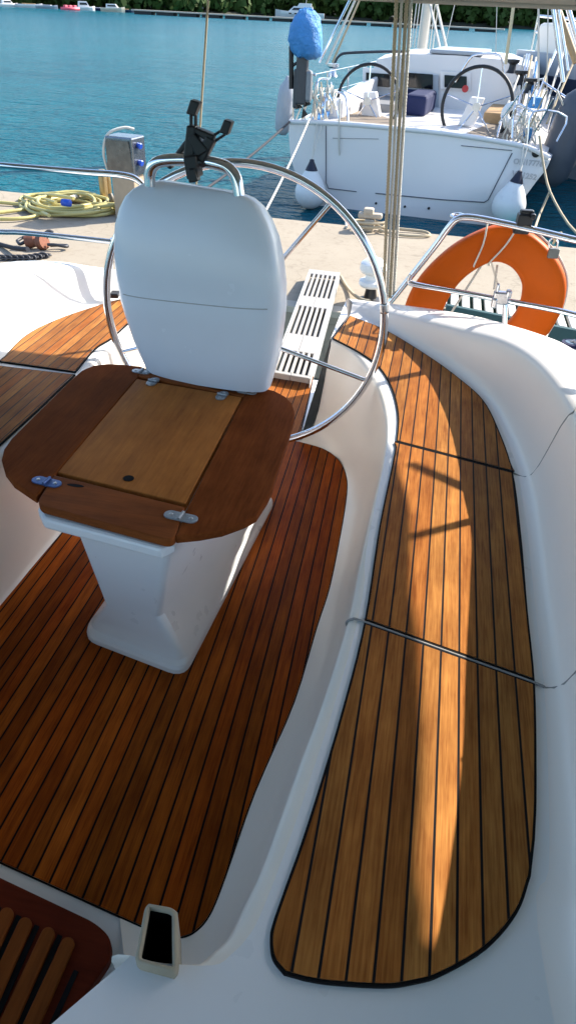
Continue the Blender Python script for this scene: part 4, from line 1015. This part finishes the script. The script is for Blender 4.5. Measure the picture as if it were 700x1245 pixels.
# sundry lines led to the quarters
for pts in (((380,100),(366,150)),((384,100),(378,152)),((390,100),(398,150)),((402,100),(413,150)),((374,108),(358,150)),((610,168),(626,132)),((618,170),(652,104)),((628,172),(642,120)),((634,174),(664,110)),((640,178),(672,120)),((615,140),(640,100)),((606,150),(630,116))):
    tube('rigging_line', [Np(*pts[0],.25), Np(*pts[1],.1)], .011, random.choice([ropewhite, ropemat, steel]), ny, 6)
for p_, q_, d0, d1, m_ in (((637,68),(620,140),2.6,1.2,ropewhite),((640,66),(626,150),2.6,.9,steel),((646,68),(630,152),2.4,.8,ropemat),((651,70),(634,160),2.2,.6,ropewhite),((643,66),(629,148),2.5,.9,steel),((652,75),(640,150),2,.7,bluecover),((668,72),(655,124),1.8,.8,ropemat),((676,60),(648,128),2.4,.8,steel),((688,52),(660,140),2.2,.5,ropewhite),((699,70),(664,150),1.6,.4,ropemat),((630,92),(604,160),1.6,.4,ropewhite),((660,100),(690,120),1.2,.8,steel)):
    tube('rigging_line', [Np(*p_,d0), Np(*q_,d1)], .016, m_, ny, 6)
b = MB()
for k in range(26):
    x = random.uniform(378,412); y = random.uniform(100,146); b.tube([Np(x,y,.1), Np(x+random.uniform(-4,4),y+random.uniform(8,18),.1), Np(x+random.uniform(-8,8),y+random.uniform(-4,4),.2)], .012, 6, 3)
b.build('coiled_line', ropewhite, ny, True)
b = MB()
for k in range(30):
    x = random.uniform(612,655); y = random.uniform(136,172); b.tube([Np(x,y,.2), Np(x+random.uniform(-4,4),y+random.uniform(5,14),.2), Np(x+random.uniform(-9,9),y+random.uniform(-4,4),.3)], .012, 6, 3)
b.build('coiled_line', ropewhite, ny, True)
b = MB(); b.add([Np(388,128,.5), Np(404,112,1.2), Np(400,140,.5), Np(372,160,.4)], [(0,1,2,3)]); b.prism([Np(378,146,.3), Np(396,112,.9), Np(404,118,.9), Np(396,147,.3)], (0,0,-.05)); b.build('folded_cloth', bluecover, ny)
b = MB(); b.box(Np(640,165,.3), (.12,.1,.2)); b.box(Np(650,125,.8), (.2,.1,.14)); b.build('folded_cloth', bluecover, ny, bevel=.02)
# lifebuoy holder (pale) on the right quarter
MB().tube([Np(626+13*cos(a), 140+12*sin(a), .5) for a in (pi*k/12*1.6-.2 for k in range(13))], .06, 10).build('lifebuoy', fenderw, ny, True)

# outboard with blue cover clamped to the neighbour's pushpit
ob = thing('outboard_motor', 'outboard motor under a bright blue cover on the rail of the moored yacht', 'outboard motor', Np(372,140,-.1))
c0 = Np(372,43,-.1); rings = []
for t, wx, wy, ox in ((0,.02,.02,.0),(.03,.10,.10,0),(.10,.17,.17,.0),(.24,.215,.22,-.01),(.42,.235,.25,-.0),(.56,.22,.23,.02),(.64,.19,.20,.03),(.68,.12,.13,.03)):
    rings.append([c0+V((0,0,.30-t*.83))+tdir*(ox+wx*cos(a)*(1+.06*sin(3*a+t*9)))+tn*(wy*sin(a)*(1+.05*cos(4*a+t*7))) for a in (2*pi*k/24 for k in range(24))])
MB().loft([[p+V((0,0,.02*sin(i_*2.3+j_))) + tdir*.014*sin(3*i_+1.7*j_) for j_, p in enumerate(r_)] for i_, r_ in enumerate(rings)]).build('cover', bluecover, ob, True, angle=50)
b = MB(); b.box(Np(367,95,-.1), (.16,.18,.66)); b.box(Np(360,108,-.1), (.08,.1,.5)); b.build('leg', plain('grey_leg',(.06,.06,.065),.45,.2,.2,15), ob, bevel=.03)
b = MB(); b.box(Np(375,105,-.1), (.10,.14,.40)); b.build('gearcase', plain('grey_gear',(.22,.23,.24),.4,.2,.15,15), ob, bevel=.04)
b = MB()
for k in range(3):
    a = 2*pi*k/3+.4; c1 = Np(368,131,-.1); b.prism([c1, c1+tdir*.14*cos(a)+V((0,0,.14*sin(a))), c1+tdir*.12*cos(a+.9)+V((0,0,.12*sin(a+.9)))], tn*.02)
b.build('propeller', black, ob, bevel=.006)
tube('bracket', [Np(354,108,-.1), Np(354,56,-.1)], .035, black, ob, 8)
tube('bracket', [Np(356,80,-.1), Np(362,76,-.1), Np(372,78,-.1)], .02, black, ob, 8, 3)

def teardrop(name, lab, c, R_, H, mat, line_to, group, tilt=(0,0,1)):
    t = thing(name, lab, 'fender', V(c)-V((0,0,R_)), group)
    pr = [(.0,-R_)]+[(R_*cos(a), R_*sin(a)) for a in (radians(d) for d in range(-80, 31, 10))]+[(R_*.72, R_*.80),(R_*.50,R_*1.15),(R_*.30,R_*1.42),(R_*.2,R_*1.55)]
    MB().lathe(c, pr, 28, tilt).build('ball', mat, t, True)
    ax = V(tilt).normalized()
    MB().lathe(V(c)+ax*R_*1.32, [(R_*.40,0),(R_*.30,R_*.22),(R_*.16,R_*.5),(R_*.14,R_*.62),(.0,R_*.66)], 16, tilt).build('neck', darkblue, t, True, angle=40)
    for q_ in line_to: tube('hanging_line', [V(c)+ax*R_*1.9, q_], .012, ropewhite, t, 6)
teardrop('fender', 'white ball fender hanging at the left end of the moored yacht transom', Np(377,234,-.28), .235, .6, fenderw, [Np(391,152,-.03), Np(385,150,-.03)], 'white ball fenders')
teardrop('fender', 'white ball fender hanging below the grey registration letters', Np(618,250,-.28), .235, .6, fenderw, [Np(636,176,-.03), Np(641,178,-.03)], 'white ball fenders', (.12,0,1))
# pale grey sausage fender on the left side
t = thing('fender', 'pale grey long fender hanging on the left side of the moored yacht', 'fender', Np(346,180,.6))
MB().lathe(Np(346,134,.7), [(.0,-.36),(.07,-.34),(.12,-.27),(.135,-.1),(.135,.2),(.12,.32),(.06,.40),(.04,.46),(.0,.47)], 20, (.1,0,1)).build('body', fenderlg, t, True)
t = thing('fender', 'large dark grey fender hanging off the right side of the moored yacht', 'fender', Np(688,215,.8))
MB().lathe(Np(684,178,.75), [(.0,-.55),(.14,-.52),(.24,-.38),(.27,-.1),(.27,.4),(.23,.62),(.1,.75),(.0,.78)], 22, (.18,0,1)).build('body', fenderg, t, True)
tube('hanging_line', [Np(690,140,.75), Np(676,110,.5)], .014, ropewhite, t, 6)
# mooring lines
ml = 'mooring lines'
tag(tube('mooring_line', sag(Np(352,148,-.03), P(200,262,QZ+.1), .06), .016, ropedark, None, 8), 'dark line from the left corner of the white transom down to the quay', 'rope', ml)
tag(tube('mooring_line', sag(Np(378,140,.0), P(322,258,QZ+.02), .04), .013, ropewhite, None, 8), 'thin white line from the left quarter slanting to the quay', 'rope', ml)
tag(tube('mooring_line', [Np(413,120,-.02), Np(412,180,-.05), Np(418,255,-.05), P(421,276,QZ+.02)], .012, ropewhite, None, 8, 3), 'thin white line hanging straight down across the left of the transom', 'rope', ml)
tag(tube('mooring_line', [Np(655,165,-.05), Np(660,200,-.2), Np(668,233,-.6), Np(690,272,-1.6), P(720,300,QZ+.05)], .016, ropemat, None, 8, 3), 'tan line dropping from the right quarter to the right', 'rope', ml)
tag(tube('mooring_line', [Np(668,232,-.6), Np(655,262,-1.0), P(645,292,QZ+.02)], .016, ropemat, None, 8, 3), 'tan tail knotted below the right quarter leading to the quay', 'rope', ml)

# ------------------------------------------------------------------ motor yacht on the right
my = thing('motor_yacht', 'shade-grey motor yacht bow with a dark blue band behind the right of the moored yacht', 'motor yacht', PY(690,120,16)*1.0)
my.location.z = SEA
bow = PY(628,60,17.0); bow2 = PY(646,118,16.0)
hd_ = V((.55, -.84, 0)).normalized(); sd_ = V((hd_.y, -hd_.x, 0))     # hull runs towards us to the right
sd_ = V((-.84,-.55,0)).normalized()
def mring(s, hw, zs):
    c = V((bow.x, bow.y, 0))+hd_*s+(-sd_)*hw*1.0
    o = []
    for k, z in enumerate(zs):
        w_ = hw*(1.0-.12*(len(zs)-1-k)); o.append(c+sd_*w_+V((0,0,z)))
    for k, z in reversed(list(enumerate(zs))):
        w_ = hw*(1.0-.12*(len(zs)-1-k)); o.append(c-sd_*w_+V((0,0,z)))
    return o
zt0 = bow.z
def zs(s): t = zt0-.02*s; return [SEA-.1, SEA+.5, t-1.0, t-.66, t-.34, t]
secs = [mring(s, hw, zs(s)) for s, hw in ((0,.04),(.5,.42),(1.3,.85),(2.6,1.25),(4.5,1.45),(8,1.5),(11,1.45))]
b = MB(); n = 12
bse = len(b.v)
b.loft(secs)
fi = 0
for i in range(len(secs)-1):
    for j in range(n):
        if j in (3, 7): b.m[fi] = 1
        fi += 1
b.build('hull', [hullgrey, navyband], my, True, angle=40)  # hull grey is its shade put into the colour; the navy band is real
def hwf(s):
    t = [(0,.04),(.5,.42),(1.3,.85),(2.6,1.25),(4.5,1.45),(30,1.5)]
    for (a, x), (c, y) in zip(t, t[1:]):
        if s <= c: return x+(y-x)*(s-a)/(c-a)
def mp(s, u, z): return V((bow.x, bow.y, 0))+hd_*s-sd_*hwf(s)+sd_*u*hwf(s)/1.35+V((0,0,zt0-.02*s+z))
MB().loft([[mp(2.0,1.0,0), mp(1.4,0,0), mp(2.0,-1.0,0), mp(2.3,-.8,.55), mp(2.1,0,.6), mp(2.3,.8,.55)], [mp(9,1.2,0), mp(9,0,0), mp(9,-1.2,0), mp(9,-1.0,.95), mp(9,0,1.0), mp(9,1.0,.95)]]).build('cabin', hullw, my, bevel=.05)
MB().loft([[mp(2.9,.86,.45), mp(2.9,-.8,.45), mp(3.4,-.75,.86), mp(3.4,.78,.86)], [mp(2.95,.9,.42), mp(2.95,-.84,.42), mp(3.5,-.79,.88), mp(3.5,.82,.88)]]).build('windscreen', darkglass, my)
for z in (.25, .5): tube('bow_rail', [mp(7,1.35,z), mp(4.5,1.3,z), mp(2.4,1.0,z), mp(1.0,.45,z+.03), mp(.2,.0,z+.05), mp(.9,-.6,z+.03), mp(3,-1.2,z)], .022, steel, my, 8, 4)
for s, u in ((.2,.05),(1.0,.45),(1.7,.75),(2.4,1.0),(3.4,1.18),(4.5,1.3),(1.6,-.75)): tube('rail_stanchion', [mp(s,u,-.02), mp(s,u,.55)], .018, steel, my, 8)
MB().prism([mp(.35,.8,.45), mp(.35,-.8,.45), mp(2.1,-.9,.55), mp(2.1,.9,.55)], (0,0,-.55)).build('foredeck_locker', gel_warm, my, bevel=.06)
for (p, q_, d0, d1, r, m_) in (((670,-5),(684,100),.6,.5,.03,steel),((676,-5),(690,86),.7,.6,.02,steel),((671,-6),(700,76),1.2,1.0,.05,woodpole),((690,10),(704,60),3,3,.04,steel)):
    tube('spar' if m_ is woodpole else 'strut', [Np(*p,d0), Np(*q_,d1)], r, m_, my, 8)
# fenders / drum between the two boats
b = MB(); b.box(Np(672,118,.8), (.4,.3,.5)); 

# ------------------------------------------------------------------ far shore
shore_near = [P(-150,3,SEA), P(0,8,SEA), P(80,12,SEA), P(140,13,SEA), P(170,14.5,SEA)]
def far(px, dist): d = ray(px, 30); d = V((d.x, d.y, 0)).normalized(); return V((0,0,SEA))+d*dist
land = [P(-420,-14,SEA), P(-100,2.2,SEA), P(0,6.8,SEA), P(80,10.6,SEA), P(160,14.6,SEA), far(330,300), far(500,300), far(700,300), far(1000,310), far(1400,330)]
b = MB()
back = [p*1.0+V((p.x*1.6, p.y*1.6, 14)) for p in land]
mid = [p+V((p.x*.02, p.y*.02, 1.0)) for p in land]
b.loft([[p-V((0,0,.5)) for p in land], mid, back], cap=False, ring_closed=False)
sh = b.build('shore', plain('shore_earth', (.035,.035,.02), .95, 0, .4, .3), None); sh['kind'] = 'structure'
# wooded bank (one far mass)
b = MB(); random.seed(3)
dl = crom(land, 12)
for ln_ in range(3):
    for i, p in enumerate(dl):
        base = p*(1.02+.03*ln_)+V((random.uniform(-2,2), random.uniform(-2,2), 0)); base.z = SEA+.6+ln_*1.2
        H = random.uniform(7, 15); Rr = random.uniform(4.0, 6.5)
        b.tube([base-V((0,0,1)), base+V((0,0,H*.5))], .25, 5, mi=1)
        lobes = [(V((random.uniform(-.5,.5)*Rr, random.uniform(-.4,.4)*Rr, H*random.uniform(.12,.9))), Rr*random.uniform(.4,.75)) for _ in range(11)]
        for lc, lr in lobes:
            for _ in range(34):
                dv = V((random.gauss(0,1), random.gauss(0,1), random.gauss(0,1))).normalized(); c = base+lc+dv*lr*random.uniform(.7,1.05)
                u = V((random.gauss(0,1), random.gauss(0,1), random.gauss(0,1))).normalized(); v = u.cross(dv).normalized()*random.uniform(.5,1.0); u = (dv.cross(v)).normalized()*random.uniform(.5,1.0)+dv*random.uniform(-.3,.3)
                b.add([c-u-v, c+u-v, c+u*.8+v, c-u*.9+v], [(0,1,2,3)])
wd_ = b.build('woods', [leafm, bark]); wd_['kind'] = 'stuff'; wd_['label'] = 'dark green wooded bank along the far shore'
# far pontoon
pA, pB = P(160,17,SEA), P(612,40,SEA); pd = (pB-pA).normalized(); pn = V((-pd.y, pd.x, 0))
pon = thing('pontoon', 'long low floating pontoon off the far wooded shore', 'pontoon', (pA+pB)/2)
b = MB(); b.prism([pA+V((0,0,1.0)), pB+V((0,0,.75)), pB+pn*3+V((0,0,.75)), pA+pn*3+V((0,0,1.0))], (0,0,-.28)); b.build('deck', plain('pontoon_deck',(.50,.44,.36),.9,0,.2,.5), pon)
b = MB(); L_ = (pB-pA).length
for k in range(int(L_/6)): b.box(pA+pd*(6*k+3)+pn*1.5+V((0,0,.3)), (4.6,2.6,.7), atan2(pd.y,pd.x))
b.build('float', plain('float_dark',(.03,.03,.03),.8,0,.2,1), pon)

def small_boat(name, lab, cat, c, L, Wd, H, yaw, cabin, hullmat, group='small boats moored off the far shore', canopy=None, up=1.0):
    t = thing(name, lab, cat, c, group); R = Matrix.Rotation(yaw, 3, 'Z'); c = V(c)
    def q(x, y, z): return c+R@V((x, y, z))
    rings = []
    for s, k, dz in ((-.5,.85,0),(-.2,1,0),(.2,.92,.05),(.38,.6,.12),(.5,.03,.2)):
        w_ = Wd/2*k; rings.append([q(s*L,-w_*.7,-.1), q(s*L,-w_,H*.7+dz*H), q(s*L,-w_,H+dz*H*2), q(s*L,w_,H+dz*H*2), q(s*L,w_,H*.7+dz*H), q(s*L,w_*.7,-.1)])
    MB().loft(rings).build('hull', hullmat, t, bevel=.03)
    if cabin:
        ch_ = cabin
        MB().loft([[q(-.28*L,-Wd*.36,H*.9), q(.26*L,-Wd*.3,H*.9), q(.26*L,Wd*.3,H*.9), q(-.28*L,Wd*.36,H*.9)], [q(-.26*L,-Wd*.32,H+ch_), q(.12*L,-Wd*.26,H+ch_), q(.12*L,Wd*.26,H+ch_), q(-.26*L,Wd*.32,H+ch_)]]).build('cabin', hullw, t, bevel=.04)
        MB().loft([[q(-.2*L,-Wd*.37,H+ch_*.35), q(.16*L,-Wd*.325,H+ch_*.35), q(.16*L,Wd*.325,H+ch_*.35), q(-.2*L,Wd*.37,H+ch_*.35)], [q(-.2*L,-Wd*.355,H+ch_*.75), q(.12*L,-Wd*.30,H+ch_*.75), q(.12*L,Wd*.30,H+ch_*.75), q(-.2*L,Wd*.355,H+ch_*.75)]]).build('window', darkglass, t)
    else:
        MB().prism([q(-.35*L,-Wd*.3,H+.05), q(.2*L,-Wd*.28,H+.05), q(.2*L,Wd*.28,H+.05), q(-.35*L,Wd*.3,H+.05)], (0,0,.18)).build('cover', canopy or navy, t, bevel=.04)
    return t
cw = plain('cream_boat', (.62,.55,.42), .5, 0, .1, 2)
sb = [((10,8.2),'small white cabin boat farthest left on the far shore',6,2.2,.7,.9,hullw,.9,None),((22,8.7),'small open boat with dark cover beside the left cabin boat',5,1.9,.6,.2,hullw,0,navy),((38,9.6),'low white boat with brown wooden deck cover among the left moored boats',6.5,2.3,.8,.4,hullw,0,woodpole),
      ((58,10.8),'open grey boat with pale cover left of the pink pedalo',6,2.2,.7,.1,hullgrey,0,fenderlg),((103,12.6),'white cabin boat on the shore right of the pink pedalo',6,2.4,.8,.5,hullw,1.3,None),((118,13.2),'dark blue open boat beside the cabin boat of the far shore',5,2,.6,.3,navy,0,fenderlg),
      ((138,14.6),'cream cabin boat drawn up near the pontoon end',6.5,2.4,.9,.2,cw,.9,None),((152,15.2),'small dark boat at the pontoon end',5,2,.6,.3,navyband,0,woodpole)]
for (px, lab, L, Wd, H, yw, hm, cb, cv) in sb: small_boat('moored_boat', lab, 'boat', P(*px,SEA), L, Wd, H, yw, cb, hm, canopy=cv)
pt = thing('pedalo', 'bright pink pedalo moored off the far shore', 'pedalo', P(86,12.4,SEA)); pc_ = P(86,12.4,SEA); pdv = V((ray(90,10).y, -ray(90,10).x, 0)).normalized()
b = MB()
for s in (-.5, .5): b.tube([pc_+V((0,s*1.4,.2))-pdv*2.2, pc_+V((0,s*1.4,.3)), pc_+V((0,s*1.4,.25))+pdv*2.2], .45, 10)
b.build('float', pink, pt, True)
b = MB()
for s in (-1.2,0,1.2): b.box(pc_+pdv*s+V((0,0,.8)), (.7,1.4,.6))
b.build('seat', pink, pt, bevel=.1)
hut = thing('boathouse', 'pale grey gabled boathouse on the far shore above the pink pedalo', 'boathouse', P(104,11.6,SEA)); hb = P(104,11.6,SEA)
b = MB(); b.box(hb+V((0,0,1.2)), (4,4,2.8), .4); b.build('wall', plain('grey_boards',(.30,.29,.27),.8,0,.2,1), hut)
b = MB(); R = Matrix.Rotation(.4,3,'Z'); e = [hb+R@V(v)+V((0,0,2.6)) for v in ((-2.3,-2.3,0),(2.3,-2.3,0),(2.3,2.3,0),(-2.3,2.3,0),(0,-2.3,1.3),(0,2.3,1.3))]
b.add(e, [(0,1,4),(2,3,5),(1,2,5,4),(3,0,4,5),(0,3,2,1)]); b.build('roof', hullgrey, hut)
# white motor yacht on the pontoon
fm = small_boat('motor_yacht', 'white flybridge motor yacht lying behind the far pontoon', 'motor yacht', P(360,22.5,SEA)+V((0,6,0)), 17, 4.4, 1.7, pi+.12, 1.7, hullw, group=None)
fc = P(360,22.5,SEA)+V((0,6,0)); R = Matrix.Rotation(pi+.12,3,'Z')
MB().loft([[fc+R@V(v) for v in ((-4,-1.3,3.2),(1,-1.2,3.2),(1,1.2,3.2),(-4,1.3,3.2))], [fc+R@V(v) for v in ((-4,-1.2,4.3),(.2,-1.1,4.3),(.2,1.1,4.3),(-4,1.2,4.3))]]).build('flybridge', hullw, fm, bevel=.05)
for k in range(4): 
    b = MB(); b.box(fc+R@V((-3+k*1.9,1.0,1.35))+V((0,-2.9,0)), (.9,.1,.32), .12); b.build('porthole', darkglass, fm)
tube('mast', [fc+R@V((-2,0,4)), fc+R@V((-2.5,0,8))], .08, hullw, fm, 6)
